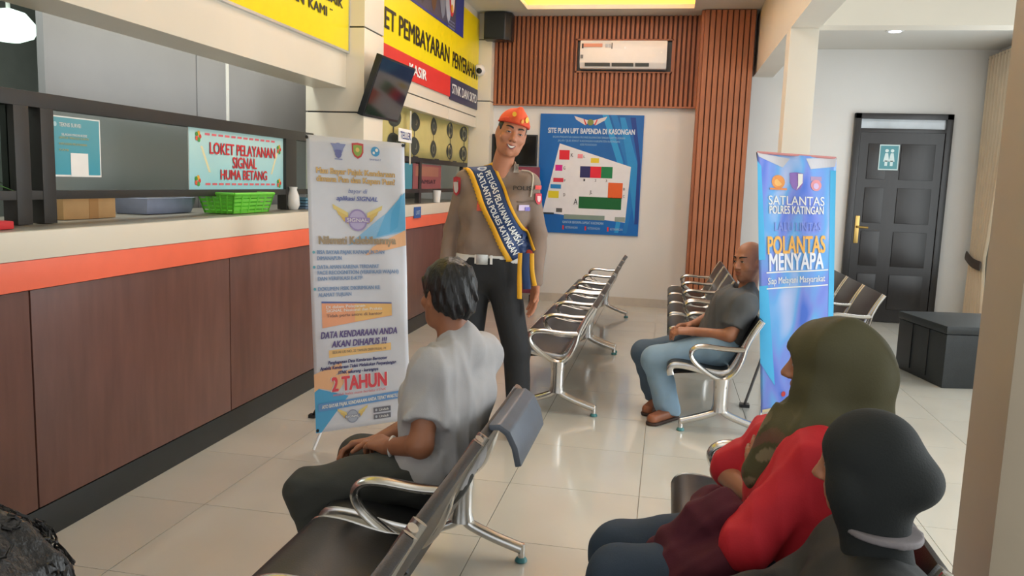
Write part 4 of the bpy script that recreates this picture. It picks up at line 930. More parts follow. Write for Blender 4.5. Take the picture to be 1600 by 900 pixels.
def hair_cap(name, H, parent, o, mtl, grow=.010, front=.075, low=-.05, res=.005, rough=.004, fr=120, extra=()):
    L = [H.e((0, -.014, .040), (.075 + grow, .094 + grow, .085 + grow), .02), H.e((0, -.045, -.02), (.070 + grow * .6, .060 + grow, .07), .03)] + list(extra)
    # hair line: cut away the face and below the nape
    L += [pl(H.w(0, front, .055), H.f * .8 - H.u * .60), pl(H.w(0, -.06, low), -H.u * .9 + H.f * .45)]
    L += [H.e((sx * .082, .006, -.02), (.018, .024, .042), .008, True) for sx in (-1, 1)]
    return solid(name, L, res, mtl, parent, o, folds(rough, fr, 3))

def features(H, B, parent, o, smile=0., skin=(.3, .18, .12), open_=1.):
    """eyes, brows and mouth laid on the face surface as thin parts"""
    def strip(name, xs, lo, hi, m, lift, rows=3):
        pts = []; n = len(xs)
        for x, a, b in zip(xs, lo, hi):
            for j in range(rows + 1): pts.append(H.w(x, .05, a + (b - a) * j / rows))
        P = proj(B, pts, -H.f, lift, .15, .3) - o
        f = [(i * (rows + 1) + j, i * (rows + 1) + j + 1, (i + 1) * (rows + 1) + j + 1, (i + 1) * (rows + 1) + j) for i in range(n - 1) for j in range(rows)]
        me = bpy.data.meshes.new(name); me.from_pydata([tuple(p) for p in P], [], f); return link(name, me, m, parent, True)
    hm = mat('brow_hair', (30, 22, 20), .6); wm = mat('eye_white', (176, 164, 158), .25); im = mat('iris', (26, 16, 12), .15); lm_ = mat('lip', (150, 84, 76), .45); tm_ = mat('teeth', (236, 230, 218), .3); dm = mat('mouth_dark', (60, 24, 22), .6)
    for sx in (-1, 1):
        t = np.linspace(0, 1, 11); x = sx * (.013 + t * .038); c = .031 + .007 * np.sin(t * 2.4) - .002 * t; w_ = .0042 * (1 - t) ** .5 + .0012
        strip('eyebrow', x, c - w_, c + w_, hm, .0028)
        x = sx * (.031 + np.linspace(-.0145, .0145, 13)); q = 1 - ((np.abs(x) - .031) / .0145) ** 2
        strip('eye', x, .0062 - .0042 * q * open_, .0062 + .0058 * q * open_, wm, .0008)
        strip('eyelid_line', x, .0062 + .0050 * q * open_, .0075 + .0072 * q * open_, hm, .0016, 1)
        x = sx * (.031 + np.linspace(-.0056, .0056, 9)); q = np.sqrt(np.maximum(0, 1 - ((np.abs(x) - .031) / .0057) ** 2))
        strip('iris', x, .0066 - .0048 * q * open_, .0066 + .0055 * q * open_, im, .0014)
    if smile:
        x = np.linspace(-.027, .027, 17); q = 1 - (x / .027) ** 2; zc = -.066 + .011 * (x / .027) ** 2
        strip('lips', x, zc - .0125 * q - .0005, zc + .0105 * q + .0005, lm_, .0010, 4)
        x2 = x * .86; strip('mouth_opening', x2, zc - .0075 * q, zc + .0062 * q, dm, .0016, 4)
        x3 = x * .78; strip('teeth', x3, zc - .0040 * q, zc + .0055 * q, tm_, .0022, 4)
cloth = lambda nm, c, r=.75, **k: mat(nm, c, r, var=.07, scale=14, bump=.08, bscale=260, **k)
hair_m = mat('black_hair', (20, 18, 18), .42, var=.3, scale=90, stretch=(1, 1, .3), bump=.5)
SK = s2l((188, 126, 96)); SK2 = s2l((150, 98, 70)); SK3 = s2l((166, 112, 84))
def proj(prims, P, dirs, lift=.004, back=.35, L=.7):
    """move points along dirs until they meet the implicit surface"""
    P = np.array(P, float); dirs = np.broadcast_to(np.array(dirs, float), P.shape); st = P - dirs * back; ts = np.linspace(0, L, 140)
    best = np.full(len(P), back)
    done = np.zeros(len(P), bool)
    dp = np.full(len(P), 1.); dt = ts[1] - ts[0]; lf = np.broadcast_to(np.asarray(lift, float), (len(P),))
    for t in ts:
        d = sdf(prims, st + dirs * t); hit = (~done) & (d < lf)
        best[hit] = t - dt * np.clip((lf[hit] - d[hit]) / (dp[hit] - d[hit] + 1e-9), 0, 1); done |= hit; dp = d
    return st + dirs * best[:, None]
def proj_S(prims, c, eu, ev, dirv, o, lift0=.003):
    c, eu, ev = A_(*c), A_(*eu), A_(*ev)
    def S(u, v, l=0.): return proj(prims, [c + eu * u + ev * v], nrm(dirv), lift0 + l)[0] - o
    S.many = lambda V, l: proj(prims, [c + eu * u + ev * v for u, v in V], nrm(dirv), lift0 + l) - o
    return S
# ------------------------------------------------------------------ the standing officer
J = dict(shL=A_(-.752, 4.32, 1.385), shR=A_(-1.088, 4.31, 1.39), hipL=A_(-.875, 4.31, .905), hipR=A_(-1.035, 4.31, .905), knL=A_(-.775, 4.29, .48), knR=A_(-1.05, 4.31, .48), anL=A_(-.752, 4.33, .085), anR=A_(-1.10, 4.35, .085), toeL=A_(-.735, 4.17, .03), toeR=A_(-1.135, 4.19, .03),
         elR=A_(-1.168, 4.33, 1.12), wrR=A_(-1.175, 4.24, .90), elL=A_(-.688, 4.36, 1.12), wrL=A_(-.680, 4.27, .855), chest=A_(-.925, 4.30, 1.23), waist=A_(-.95, 4.29, 1.06))
H = Head((-.836, 4.25, 1.648), (.38, -1, -.08), (.26, 0, 1), 1.0)
hs = [hand(J['wrL'], (-.03, -.06, -1), (-.7, -.5, 0), (-.2, -1, 0), .22), hand(J['wrR'], (.02, -.08, -1), (.8, -.2, 0), (.1, -1, 0), .3)]
of_, o = figure('person', 'standing person in brown uniform shirt and orange cap wearing a blue sash', J, H, SK, .0042, hs, True, dict(eyes=False), 1., .004)
features(H, list(e_B), of_, o, 1., open_=.62)
uni = cloth('uniform_brown', (138, 118, 104)); bkt = cloth('uniform_black', (34, 35, 38))
SH = torso(J, .012) + [pl((0, 0, .985), (0, 0, -1))]
for sd in 'LR': SH += limb(J['sh' + sd], J['el' + sd], J['wr' + sd] + A_(0, 0, .015), .058, .050, .041, .015)
SH += traps(J, A_(-.905, 4.325, 1.425), .008) + [rc((-.905, 4.325, 1.43), (-.880, 4.315, 1.480), .068, .062, .015), rc((-.885, 4.31, 1.465), (-.86, 4.28, 1.56), .052, .058, .006) | {'sub': True}, el((-.868, 4.215, 1.465), (.022, .06, .075), None, .008, True)]
solid('uniform_shirt', SH, .0065, uni, of_, o, folds(.0025, 34, 2, .6))
TRO = [rc(J['hipL'], J['hipR'], .118, k=.05), rc(A_(-.90, 4.29, 1.0), A_(-1.0, 4.29, 1.0), .108, k=.05)]
for sd in 'LR': TRO += limb(J['hip' + sd], J['kn' + sd], J['an' + sd] - A_(0, 0, .02), .098, .074, .066, .03)
TRO += [pl((0, 0, .99), (0, 0, 1)), pl((0, 0, .045), (0, 0, -1))]
solid('trousers', TRO, .008, bkt, of_, o, folds(.002, 30, 5))
BEL = torso(J, .017) + [pl((0, 0, 1.002), (0, 0, 1)), pl((0, 0, .958), (0, 0, -1))]
belt = solid('belt', BEL, .006, mat('belt_white', (222, 220, 214), .4), of_, o)
by = proj(BEL, [(-.955, 4.2, .98)], (0, 1, 0))[0][1]
box('buckle', (-.99 - o[0], by - .012 - o[1], .952), (-.925 - o[0], by - o[1], 1.008), mat('buckle_steel', (200, 198, 190), .25, .8), belt, .004)
for x in (-.915, -1.0): box('belt_keeper', (x - o[0], by - .006 - o[1], .956), (x + .012 - o[0], by + .003 - o[1], 1.004), white_pl, belt)
for sd in 'LR':
    sh = [rc(J['an' + sd] - A_(0, -.03, .035), J['toe' + sd] + A_(0, 0, .005), .045, .035, .03), pl((0, 0, 0.002), (0, 0, -1))]
    solid('shoe', sh, .007, mat('shoe_black', (22, 22, 24), .25), of_, o)
cap_m = cloth('cap_orange', (232, 92, 52), .7)
CAP = [H.e((0, -.010, .055), (.083, .108, .075), .02), rc(H.w(0, .084, .085), H.w(0, .074, .134), .022, .013, .04), rc(H.w(0, .040, .088), H.w(0, -.062, .083), .046, .050, .03), pl(H.w(0, .09, .058), -H.u + H.f * .08), ]
cap = solid('cap', CAP, .0055, cap_m, of_, o)
cap_band = solid('cap_fold', [H.e((0, -.010, .056), (.087, .112, .075), .02), pl(H.w(0, .1, .056), -H.u + H.f * .08), pl(H.w(0, .1, .094), H.u - H.f * .35)], .0055, cloth('cap_red', (226, 78, 50)), cap, o)
CS = CAP + [H.e((0, -.010, .056), (.087, .112, .075), .004)]
for (x, z, c, r_) in [(.03, .10, (240, 190, 60), .010), (-.045, .09, (246, 196, 70), .012), (-.02, .075, (236, 160, 50), .008)]:
    S = proj_S(CS, H.w(x, .02, z), H.r, H.u, -H.f, o); disc('cap_badge', 0, 0, r_, S, ink(c), cap, .003, 12, r_ * 1.3)
solid('hair', [H.e((0, -.016, .030), (.0775, .098, .075), .02), pl(H.w(0, .03, .0), H.f * .95 - H.u * .2), pl(H.w(0, -.05, -.035), -H.u), pl(H.w(0, 0, .085), H.u)] + [H.e((sx * .082, .004, -.012), (.016, .022, .036), .006, True) for sx in (-1, 1)], .005, hair_m, of_, o)
# sash
c0 = onY(742, 246, 4.19); c1 = onY(812, 402, 4.15); dl = nrm(A_(c1[0] - c0[0], 0, c1[2] - c0[2])); pr = A_(-dl[2], 0, dl[0]); pr = pr if pr[0] > 0 else -pr
LS = np.linalg.norm((c1 - c0)[[0, 2]]); WS = .072
SHB = SH + [rc(a_['a'], a_['b'], a_['ra'], a_['rb'], .02) for a_ in BEL if a_['t'] == 'c'][:0]
def sash_pts(UV, lift):
    P = np.array([A_(c0[0], 4.25, c0[2]) + dl * u * LS + pr * v * WS for u, v in UV]); dr = np.array([nrm((0, 1, -1.5 * max(0, (.22 - u) / .22))) for u, v in UV])
    return proj(SH, P, dr, lift) - o
def sash_grid(name, u0, u1, v0, v1, nu, nv, m, parent, lift, edge=None):
    us = np.linspace(u0, u1, nu + 1); UV = [(u, (v0 + (v1 - v0) * j / nv) + (edge(i) if edge and j == (nv if edge(0) > 0 else 0) else 0)) for i, u in enumerate(us) for j in range(nv + 1)]
    V = sash_pts(UV, lift); f = [(i * (nv + 1) + j, i * (nv + 1) + j + 1, (i + 1) * (nv + 1) + j + 1, (i + 1) * (nv + 1) + j) for i in range(nu) for j in range(nv)]
    me = bpy.data.meshes.new(name); me.from_pydata([tuple(p) for p in V], [], f); ob_ = link(name, me, m, parent, True)
    md = ob_.modifiers.new('thickness', 'SOLIDIFY'); md.thickness = .003; md.offset = 0; return ob_
blue_s = cloth('sash_blue', (34, 62, 110), .5); gold_s = cloth('sash_gold', (232, 172, 36), .55)
sash = sash_grid('sash', -.10, 1.0, -.80, .80, 40, 8, blue_s, of_, .010)
sash_grid('fringe', -.10, 1.0, .78, 1.0, 40, 2, gold_s, sash, .012)
sash_grid('fringe', -.04, 1.0, -1.02, -.78, 60, 2, gold_s, sash, .012, lambda i: -.10 - .08 * (i % 2))
def sash_text(s, u0, u1, v, h):
    V, f = text_geo(s, .02); x0, x1 = V[:, 0].min(), V[:, 0].max(); UV = [(u0 + (u1 - u0) * (a - x0) / (x1 - x0), v + (b - .345) * h) for a, b in V[:, :2]]
    Q_ = sash_pts(UV, .0145 + V[:, 2]); me = bpy.data.meshes.new('lettering'); me.from_pydata([tuple(p) for p in Q_], [], f); link('lettering', me, wht, sash)
sash_text('PETUGAS PELAYANAN SAMSAT', .15, .91, .26, .62); sash_text('SATLANTAS POLRES KATINGAN', .14, .96, -.36, .58)
def SS(u, v, l=0.): return sash_pts([(u, v)], .012 + l)[0]
SS.many = lambda V, l: sash_pts(V, .012 + l)
disc('crest', .07, .05, .055, SS, ink((196, 206, 222)), sash, .001, 14, .36); disc('crest', .075, .05, .03, SS, ink((110, 130, 170)), sash, .003, 12, .2)
tx = onY(818, 402, 4.16)
ty = 4.185
for nm, dx, wd, ln_, m_ in [('sash_tail', .008, .022, .17, blue_s), ('sash_tail', -.022, .013, .225, gold_s), ('sash_tail', .040, .012, .15, gold_s)]:
    MB().sweep(spline([(tx[0] + dx - o[0], ty - o[1], tx[2] + .02), (tx[0] + dx * 1.1 - o[0] + .004, ty - .012 - o[1], tx[2] - ln_ * .5), (tx[0] + dx * 1.3 - o[0] + .012, ty - .008 - o[1], tx[2] - ln_)]), wd, .006, ref=(1, 0, 0)).build(nm, m_, sash, smooth=True)
disc('rosette', 0, 0, .022, proj_S(SH, (tx[0] + .012, 4.2, tx[2] + .012), (1, 0, 0), (0, 0, 1), (0, 1, 0), o, .022), ink((226, 92, 70)), sash)
# insignia
def badge(nm, px, Y, w_, h_, m_, dirv=(0, 1, 0), eu=(1, 0, 0), shp='s', lift=.006, ev=(0, 0, 1)):
    S = proj_S(SH, onY(px[0], px[1], Y), eu, ev, dirv, o, .003)
    return shield(nm, 0, 0, w_, h_, S, m_, of_, lift) if shp == 's' else rect(nm, -w_ / 2, -h_ / 2, w_ / 2, h_ / 2, S, m_, of_, lift, 2, 2)
badge('sleeve_badge', (716, 291), 4.27, .065, .105, ink((196, 52, 64)), (.35, 1, 0)); badge('sleeve_badge', (716, 293), 4.27, .038, .062, ink((214, 206, 206)), (.35, 1, 0), lift=.009)
badge('sleeve_badge', (842, 293), 4.28, .045, .022, ink((226, 70, 60)), (-.4, 1, 0), (.9, .3, 0), 'r'); badge('sleeve_badge', (843, 311), 4.28, .046, .062, ink((214, 50, 66)), (-.4, 1, 0), (.9, .3, 0)); badge('sleeve_badge', (843, 311), 4.28, .024, .034, ink((240, 190, 190)), (-.4, 1, 0), (.9, .3, 0), lift=.009)
badge('collar_badge', (806, 263), 4.25, .030, .045, ink((216, 210, 200)), shp='r'); badge('pocket_badge', (817, 325), 4.2, .045, .03, ink((206, 190, 220)), shp='r'); badge('pocket_badge', (822, 327), 4.2, .02, .02, ink((120, 110, 190)), shp='r', lift=.009); badge('chest_badge', (752, 322), 4.2, .035, .05, ink((206, 80, 52)), shp='r')
S = proj_S(SH, onY(815, 294, 4.2), (1, 0, 0), (0, 0, 1), (0, 1, 0), o, .004); write('POLISI', S, 0, 0, .022, ink((40, 36, 34)), of_, .105, lift=.004)
P_ = proj(SH, [onY(x, y, 4.22) for x, y in [(808, 315), (815, 316), (825, 315), (833, 314)]], (0, 1, 0), .004) - o
MB().sweep([tuple(p) for p in P_], .004, n=6).build('pocket_seam', cloth('seam_brown', (116, 98, 86)), of_)
P_ = proj(SH, [onY(x, y, 4.24) for x, y in [(812, 262), (824, 264), (831, 272), (831, 290), (828, 306)]], (0, 1, -.2), .006) - o
MB().sweep(spline([tuple(p) for p in P_], 4), .004, n=6).build('shoulder_cord', ink((214, 206, 186)), of_)
# ------------------------------------------------------------------ seated man in the grey t-shirt
N0 = onY(716, 530, 2.48)
J = dict(shL=N0 + A_(-.04, -.150, -.075), shR=N0 + A_(.04, .150, -.075), hipL=A_(-.70, 2.395, .465), hipR=A_(-.70, 2.565, .465), knL=onY(483, 768, 2.33), knR=onY(562, 712, 2.69), anL=A_(-.99, 2.33, .08), anR=A_(-.97, 2.62, .08), toeL=A_(-1.12, 2.33, .03), toeR=A_(-1.10, 2.66, .03),
         elL=onY(657, 696, 2.25), wrL=onY(608, 698, 2.37), elR=A_(-.80, 2.70, .56), wrR=onY(590, 690, 2.56), wd=1.05)
J['chest'] = A_(-.665, 2.48, .70); J['waist'] = A_(-.675, 2.48, .56)
H = Head(onY(699, 462, 2.49), (-.80, .58, -.02), (-.05, .02, 1), .94)
hs = [hand(J['wrL'], (-.75, .55, -.05), (.2, .2, -1), (0, .3, 1), .55, .95), hand(J['wrR'], (-.85, -.35, -.1), (.1, -.5, -1), (0, -.3, 1), .6, .95)]
gm, o = figure('person', 'seated man in grey t-shirt with hands clasped, facing the counter', J, H, SK2, .005, hs)
TS = sleeves(J, .68, .055, .062) + torso(J, .014) + traps(J, N0 + A_(.01, 0, -.03), .012) + [rc(J['hipL'] + A_(.01, 0, .02), J['hipR'] + A_(.01, 0, .02), .114, k=.03), pl(A_(-.70, 2.48, .45), (-.15, 0, -1))]
TS += [pl(J['elL'] * .80 + J['shL'] * .20, J['elL'] - J['shL']) | {'loc': 1}] if 0 else []
TS += [rc(N0 + A_(.01, 0, -.03), N0 + A_(0, .01, .005), .062, .058, .05)]
solid('t_shirt', TS, .0065, cloth('tshirt_grey', (176, 174, 174)), gm, o, folds(.0055, 48, 8, .5))
TR_ = [rc(J['hipL'], J['hipR'], .125, k=.05), rc(J['hipL'] + A_(.02, 0, .02), J['hipR'] + A_(.02, 0, .02), .10, k=.02)]
for sd in 'LR': TR_ += limb(J['hip' + sd], J['kn' + sd], J['an' + sd], .095, .075, .062, .03)
solid('trousers', TR_ + [pl((0, 0, .06), (0, 0, -1))], .008, cloth('trousers_dark', (50, 52, 48)), gm, o, folds(.004, 32, 6))
for sd in 'LR': solid('shoe', [rc(J['an' + sd] - A_(0, 0, .03), J['toe' + sd], .045, .034, .03), pl((0, 0, .002), (0, 0, -1))], .008, MATS['shoe_black'], gm, o)
hair_cap('hair', H, gm, o, hair_m, .009, .078, -.055, .004, .0035, 110)
MB().sweep([J['wrL'] + (J['elL'] - J['wrL']) * .10 + A_(math.cos(a) * .0, math.cos(a) * .030, math.sin(a) * .030) - o for a in np.linspace(0, 2 * PI, 16)], .006, n=6, ref=(1, 0, 0)).build('wristband', ink((206, 204, 200)), gm, smooth=True)
# ------------------------------------------------------------------ seated bald man
N0 = onY(1166, 458, 4.94)
J = dict(shL=N0 + A_(-.02, -.17, -.055), shR=N0 + A_(.02, .17, -.055), hipL=A_(.34, 4.845, .465), hipR=A_(.34, 5.03, .465), knL=onY(1024, 562, 4.86), knR=onY(1008, 552, 5.06), anL=onY(1046, 645, 4.86), anR=onY(1030, 632, 5.12), toeL=onZ(1020, 656, .03), toeR=onZ(1012, 641, .03),
         elL=onY(1140, 524, 4.73), wrL=onY(1084, 518, 4.83), elR=onY(1114, 492, 5.12), wrR=onY(1082, 508, 5.02), belly=1.12, chest=A_(.42, 4.94, .70), waist=A_(.38, 4.94, .57))
H = Head(onY(1170, 409, 4.92), (-.76, -.65, -.06), (-.04, 0, 1), .98)
hs = [hand(J['wrL'], (-1, .25, -.05), (0, .3, -1), (0, .2, 1), .55), hand(J['wrR'], (-1, -.45, -.02), (0, -.3, -1), (0, -.2, 1), .5)]
bm2, o = figure('person', 'seated bald man in dark grey t-shirt and light jeans', J, H, SK3, .0055, hs, True, dict(stubble=.25, eyes=False))
features(H, list(e_B), bm2, o, 0., open_=.8)
TS = sleeves(J, .72, .056, .064) + torso(J, .018) + traps(J, N0 + A_(.01, 0, -.03), .012) + [pl(A_(.34, 4.94, .50), (0, 0, -1))]
TS += [rc(N0, N0 + A_(-.01, -.01, .045), .064, .058, .03), rc(N0 + A_(-.03, -.015, .045), N0 + A_(-.04, -.02, .12), .055, .055, .008) | {'sub': True}]
solid('t_shirt', TS, .0075, cloth('tshirt_charcoal', (78, 79, 80)), bm2, o, folds(.005, 46, 18, .5))
for sd, c_ in (('L', (126, 154, 176)), ('R', (86, 100, 116))):
    TR_ = [rc(J['hip' + sd], J['hip' + sd] + A_(.02, 0, .02), .12, k=.04)] + limb(J['hip' + sd], J['kn' + sd], J['an' + sd] - A_(0, 0, .01), .10, .080, .074, .03) + [pl((0, 0, .04), (0, 0, -1))]
    if sd == 'L': TR_ += [pl((0, 4.955, 0), (0, 1, 0))]
    else: TR_ += [pl((0, 4.945, 0), (0, -1, 0))]
    solid('jeans_leg', TR_, .008, cloth('jeans_%s' % sd, (140, 168, 190) if sd == 'L' else (84, 102, 120), .85), bm2, o, folds(.004, 34, 9))  # same jeans, far leg coloured darker to paint in its shade
sand = mat('sandal_brown', (150, 92, 62), .5)
for sd in 'LR':
    a_, t_ = J['an' + sd], J['toe' + sd]
    sd_ = solid('shoe', [rc(A_(a_[0], a_[1], .035), t_ + A_(0, 0, .005), .046, .036, .03), pl((0, 0, .018), (0, 0, -1)), pl((0, 0, .062), (0, 0, 1))], .007, sand, bm2, o)
    solid('sole', [rc(A_(a_[0] + .01, a_[1], .01), t_ * A_(1, 1, 0) + A_(0, 0, .01), .050, .042, .02), pl((0, 0, .020), (0, 0, 1)), pl((0, 0, .002), (0, 0, -1))], .007, mat('sole_dark', (60, 42, 34), .7), sd_, o)
# ------------------------------------------------------------------ headscarves
def hijab(name, H, J, parent, o, mtl, bun, drape, colf=None, amp=.007, res=.0065, face=(.050, .07, .080), seed=4, nk=1.):
    N_ = (J['shL'] + J['shR']) / 2
    L = [H.e((0, -.014, .032), (.096, .108, .102), .03), H.e((0, -.012, -.05), (.088, .090, .080), .04), H.e((0, .026, -.045), (.088, .046, .070), .02)] + bun
    L += [rc(H.w(0, .0, -.075), N_ + A_(0, 0, .03), .07 * nk, .08 * nk, .05)] + drape
    L += [H.e((0, .116, -.026), face, .012, True), H.e((0, .098, -.080), (.046, .05, .044), .012, True)]
    return solid(name, L, res, mtl, parent, o, folds(amp, 34, seed, .3), colf)
# woman in the red shirt
N0 = onY(1288, 668, 2.12)
J = dict(shL=onY(1278, 718, 1.97), shR=onY(1205, 690, 2.29), hipL=A_(.40, 2.03, .46), hipR=A_(.40, 2.22, .46), knL=onY(968, 905, 2.0), knR=onY(968, 862, 2.22), anL=A_(-.02, 2.0, .08), anR=A_(-.05, 2.24, .08), toeL=A_(-.16, 1.98, .03), toeR=A_(-.19, 2.24, .03),
         elL=onY(1168, 850, 1.93), wrL=onY(1188, 770, 2.12), elR=onY(1132, 735, 2.29), wrR=onY(1190, 786, 2.10), wd=1.1, belly=1.15)
J['chest'] = onY(1255, 760, 2.12); J['waist'] = A_(.40, 2.12, .57)
H = Head(onY(1292, 572, 2.12), (-.97, .20, -.06), (-.08, 0, 1), .95)
hs = [hand(J['wrL'], (-.15, .45, 1), (.4, .8, -.2), (.9, -.2, .2), .25, .9), hand(J['wrR'], (.75, -.5, -.3), (.3, .2, -.8), (0, .5, .8), .4, .9)]
rwm, o = figure('person', 'seated woman in red shirt and olive headscarf with folded arms', J, H, SK3, .005, hs)
RS = torso(J, .022) + [pl(A_(.4, 2.1, .43), (-.1, 0, -1))]
RS += limb(J['shL'], J['elL'], J['elL'] + (J['wrL'] - J['elL']) * .30, .058, .064, .058, .02)
RS += limb(J['shR'], J['shR'] * .3 + J['elR'] * .7, J['shR'] * .15 + J['elR'] * .85, .056, .058, .058, .02)
solid('red_shirt', RS, .0065, cloth('shirt_red', (196, 30, 44)), rwm, o, folds(.0055, 46, 12, .5))
TR_ = [rc(J['hipL'], J['hipR'], .125, k=.05)]
for sd in 'LR': TR_ += limb(J['hip' + sd], J['kn' + sd], J['an' + sd], .100, .082, .062, .03)
solid('trousers', TR_ + [pl((0, 0, .05), (0, 0, -1))], .008, cloth('jeans_dark', (52, 66, 84), .85), rwm, o, folds(.003, 30, 16))
for sd in 'LR': solid('shoe', [rc(J['an' + sd] - A_(0, 0, .03), J['toe' + sd], .042, .032, .03), pl((0, 0, .002), (0, 0, -1))], .009, MATS['shoe_black'], rwm, o)
def olive(P):
    c = np.tile(np.array(s2l((72, 68, 40))), (len(P), 1)); n_ = np.sin(P[:, 0] * 95 - 75 * P[:, 2] + 2 * np.sin(P[:, 1] * 25)) * np.sin(P[:, 2] * 16 + 14 * P[:, 0] + 1)
    low = .4 * np.clip((.86 - P[:, 2]) / .08, 0, 1) * np.clip((.38 - P[:, 0]) / .06, 0, 1)
    k = (n_ > .35) * low; c = c * (1 - k[:, None]) + np.array(s2l((166, 146, 118))) * k[:, None]
    k = (n_ < -.55) * low; c = c * (1 - k[:, None]) + np.array(s2l((128, 60, 62))) * k[:, None]; return c
hij_m = mat('headscarf_cloth', (90, 86, 50), .7, var=.05, bump=.06, bscale=220, attr='Col')
dr = [rc(H.w(0, .02, -.10), onY(1190, 738, 2.12), .062, .030, .06), rc(onY(1265, 690, 2.02), onY(1200, 752, 2.08), .050, .022, .07), rc(onY(1240, 690, 2.08), onY(1200, 735, 2.12), .06, .03, .06), rc(N0 + A_(.03, -.10, -.02), N0 + A_(.03, .12, -.02), .075, .07, .05), rc(H.w(0, -.09, -.06), N0 + A_(.10, 0, -.04), .07, .08, .05)]
hijab('headscarf', H, J, rwm, o, hij_m, [H.e((0, -.105, -.015), (.074, .070, .085), .05)], dr, olive)
MB().sweep([J['wrR'] + (J['elR'] - J['wrR']) * .25 + A_(.55 * math.cos(a), .3 * math.cos(a), 0) * .034 + A_(-.35, .5, .75) * math.sin(a) * .034 - o for a in np.linspace(0, 2 * PI, 18)], .0045, n=6).build('bracelet', mat('bracelet_dark', (50, 40, 30), .4), rwm, smooth=True)
# maroon jacket on her lap
jo = onY(1085, 845, 2.05)
JK = [rc(onY(1050, 850, 2.05), onY(1130, 800, 2.0), .055, .055, .03), rc(onY(1040, 890, 2.0), onY(1130, 880, 1.95), .06, .065, .03), rc(onY(1110, 785, 2.1), onY(1075, 850, 2.1), .045, .06, .03), rc(onY(1060, 930, 2.0), onY(1140, 940, 1.95), .06, .06, .03), rc(onY(1030, 860, 2.12), onY(1060, 930, 2.1), .04, .05, .03)]
jk = empty('jacket', tuple(jo), 'crumpled maroon jacket on the lap of the woman in red', 'jacket')
solid('jacket_cloth', JK, .0055, cloth('maroon_jacket', (82, 26, 40), .9), jk, jo, folds(.008, 34, 31))
# woman in the black headscarf
N0 = onY(1366, 872, 1.58)
J = dict(shL=N0 + A_(-.0, -.145, -.05), shR=N0 + A_(.0, .145, -.05), hipL=A_(.42, 1.42, .46), hipR=A_(.42, 1.60, .46), knL=A_(.0, 1.40, .44), knR=A_(.0, 1.62, .44), anL=A_(.02, 1.40, .08), anR=A_(.02, 1.62, .08), toeL=A_(-.11, 1.39, .03), toeR=A_(-.11, 1.63, .03), elL=A_(.32, 1.32, .55), wrL=A_(.14, 1.40, .56), elR=A_(.32, 1.72, .55), wrR=A_(.14, 1.60, .56), wd=1.05)
J['chest'] = N0 + A_(.01, 0, -.14); J['waist'] = A_(.42, 1.51, .55)
H = Head(onY(1352, 728, 1.60), (-.96, .28, -.12), (-.1, 0, 1), .84)
hs = [hand(J['wrL'], (-1, .3, -.1), (0, 0, -1), (0, .5, .5), .4, .85), hand(J['wrR'], (-1, -.3, -.1), (0, 0, -1), (0, -.5, .5), .4, .85)]
bw_, o = figure('person', 'seated woman in black headscarf nearest the camera', J, H, SK3, .006, hs, sc=.92)
BS = torso(J, .025) + [pl(A_(.4, 1.5, .43), (-.1, 0, -1))]
for sd in 'LR': BS += limb(J['sh' + sd], J['el' + sd], J['wr' + sd], .066, .056, .042, .03)
solid('black_blouse', BS, .008, cloth('blouse_black', (30, 32, 32)), bw_, o, folds(.003, 30, 22))
TR_ = [rc(J['hipL'], J['hipR'], .12, k=.05)]
for sd in 'LR': TR_ += limb(J['hip' + sd], J['kn' + sd], J['an' + sd], .095, .075, .058, .03)
solid('trousers', TR_ + [pl((0, 0, .05), (0, 0, -1))], .01, MATS['uniform_black'], bw_, o)
for sd in 'LR': solid('shoe', [rc(J['an' + sd] - A_(0, 0, .03), J['toe' + sd], .04, .03, .03), pl((0, 0, .002), (0, 0, -1))], .01, MATS['shoe_black'], bw_, o)
hb = mat('headscarf_black', (26, 30, 30), .85, var=.08, bump=.1, bscale=240)
dr = [rc(H.w(0, -.02, -.08), N0 + A_(.02, 0, -.02), .050, .056, .03)]
hijab('headscarf', H, J, bw_, o, hb, [H.e((0, -.10, -.030), (.070, .062, .055), .05), H.e((0, .030, -.04), (.098, .055, .085), .02)], dr, None, .001, .006, (.045, .06, .075), nk=.72)
st = [rc(N0 + A_(.012, 0, 0), N0 + A_(.006, 0, .12), .074, .072), pl(N0 + A_(0, 0, .066), (.05, 0, 1)), pl(N0 + A_(0, 0, .052), (-.05, 0, -1))]
solid('collar_stripe', st, .005, cloth('stripe_grey', (128, 122, 124)), bw_, o)
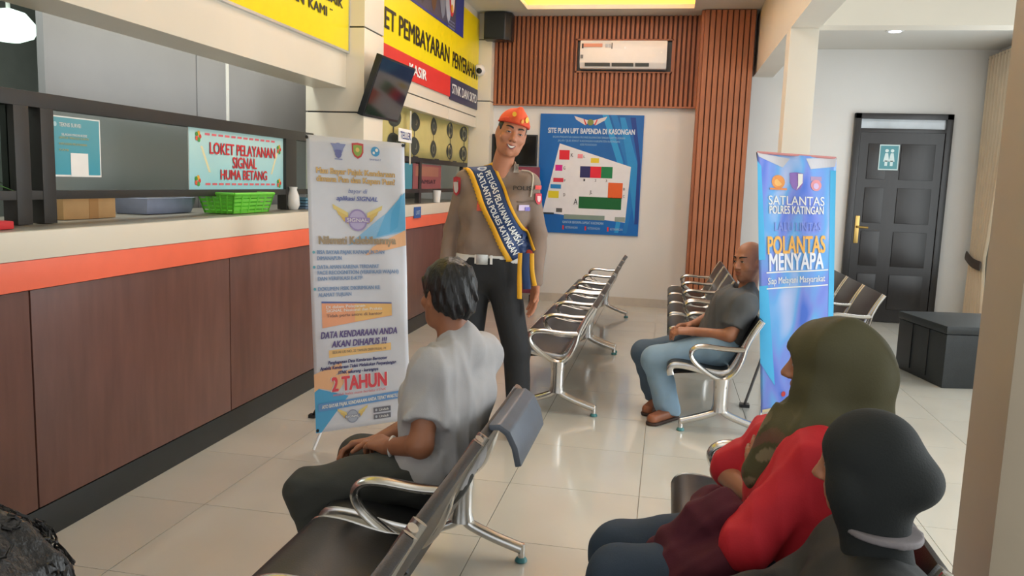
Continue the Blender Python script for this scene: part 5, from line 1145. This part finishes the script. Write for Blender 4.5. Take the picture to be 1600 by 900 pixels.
# ------------------------------------------------------------------ dark haired person at the bottom left corner
hc = onY(-70, 1018, .60)
N0 = A_(hc[0] + .0, .60, hc[2] - .17)
J = dict(shL=N0 + A_(0, -.16, -.05), shR=N0 + A_(0, .16, -.05), hipL=A_(-.70, .52, .46), hipR=A_(-.70, .69, .46), knL=A_(-1.12, .50, .43), knR=A_(-1.12, .72, .43), anL=A_(-1.05, .50, .08), anR=A_(-1.05, .72, .08), toeL=A_(-1.18, .5, .03), toeR=A_(-1.18, .72, .03), elL=A_(-.80, .42, .60), wrL=A_(-.98, .50, .56), elR=A_(-.80, .80, .60), wrR=A_(-.98, .70, .56))
J['waist'] = A_(-.68, .60, .57); J['chest'] = (J['shL'] + J['shR']) / 2 * .7 + J['waist'] * .3
H = Head(hc, (-.9, .42, -.05), (0, 0, 1), .95)
hs = [hand(J['wrL'], (-1, .3, -.1), (0, 0, -1), (0, .5, .5), .4, .9), hand(J['wrR'], (-1, -.3, -.1), (0, 0, -1), (0, -.5, .5), .4, .9)]
dp, o = figure('person', 'dark curly haired person cut off at the bottom left corner', J, H, SK3, .007, hs)
BS = torso(J, .018) + [pl(A_(-.7, .6, .43), (-.1, 0, -1))]
for sd in 'LR': BS += limb(J['sh' + sd], J['el' + sd], J['wr' + sd], .066, .056, .042, .03)
solid('dark_shirt', BS, .01, cloth('shirt_dark', (38, 38, 42)), dp, o)
TR_ = [rc(J['hipL'], J['hipR'], .12, k=.05)]
for sd in 'LR': TR_ += limb(J['hip' + sd], J['kn' + sd], J['an' + sd], .095, .075, .058, .03)
solid('trousers', TR_ + [pl((0, 0, .05), (0, 0, -1))], .011, MATS['uniform_black'], dp, o)
for sd in 'LR': solid('shoe', [rc(J['an' + sd] - A_(0, 0, .03), J['toe' + sd], .042, .032, .03), pl((0, 0, .002), (0, 0, -1))], .011, MATS['shoe_black'], dp, o)
hair_cap('hair', H, dp, o, hair_m, .020, .08, -.06, .005, .007, 75)
cl = MB(); r_ = np.random.default_rng(5)
for k in range(260):
    v = nrm(r_.normal(size=3)); 
    if v[1] > .55 or v[2] < -.35: continue
    p = H.w(*(v * A_(.088, .108, .10) + A_(0, -.014, .04))); t1 = nrm(np.cross(v, r_.normal(size=3))); w3 = H.M.T @ v; t1 = H.M.T @ t1; t2 = np.cross(w3, t1); R_ = r_.uniform(.006, .014)
    cl.sweep([p + w3 * (.004 + .012 * q) + (t1 * math.cos(q * 7) + t2 * math.sin(q * 7)) * R_ - o for q in np.linspace(0, 1, 8)], .0016, n=4)
c_ = cl.build('curls', hair_m, dp, smooth=True); c_['kind'] = 'stuff'
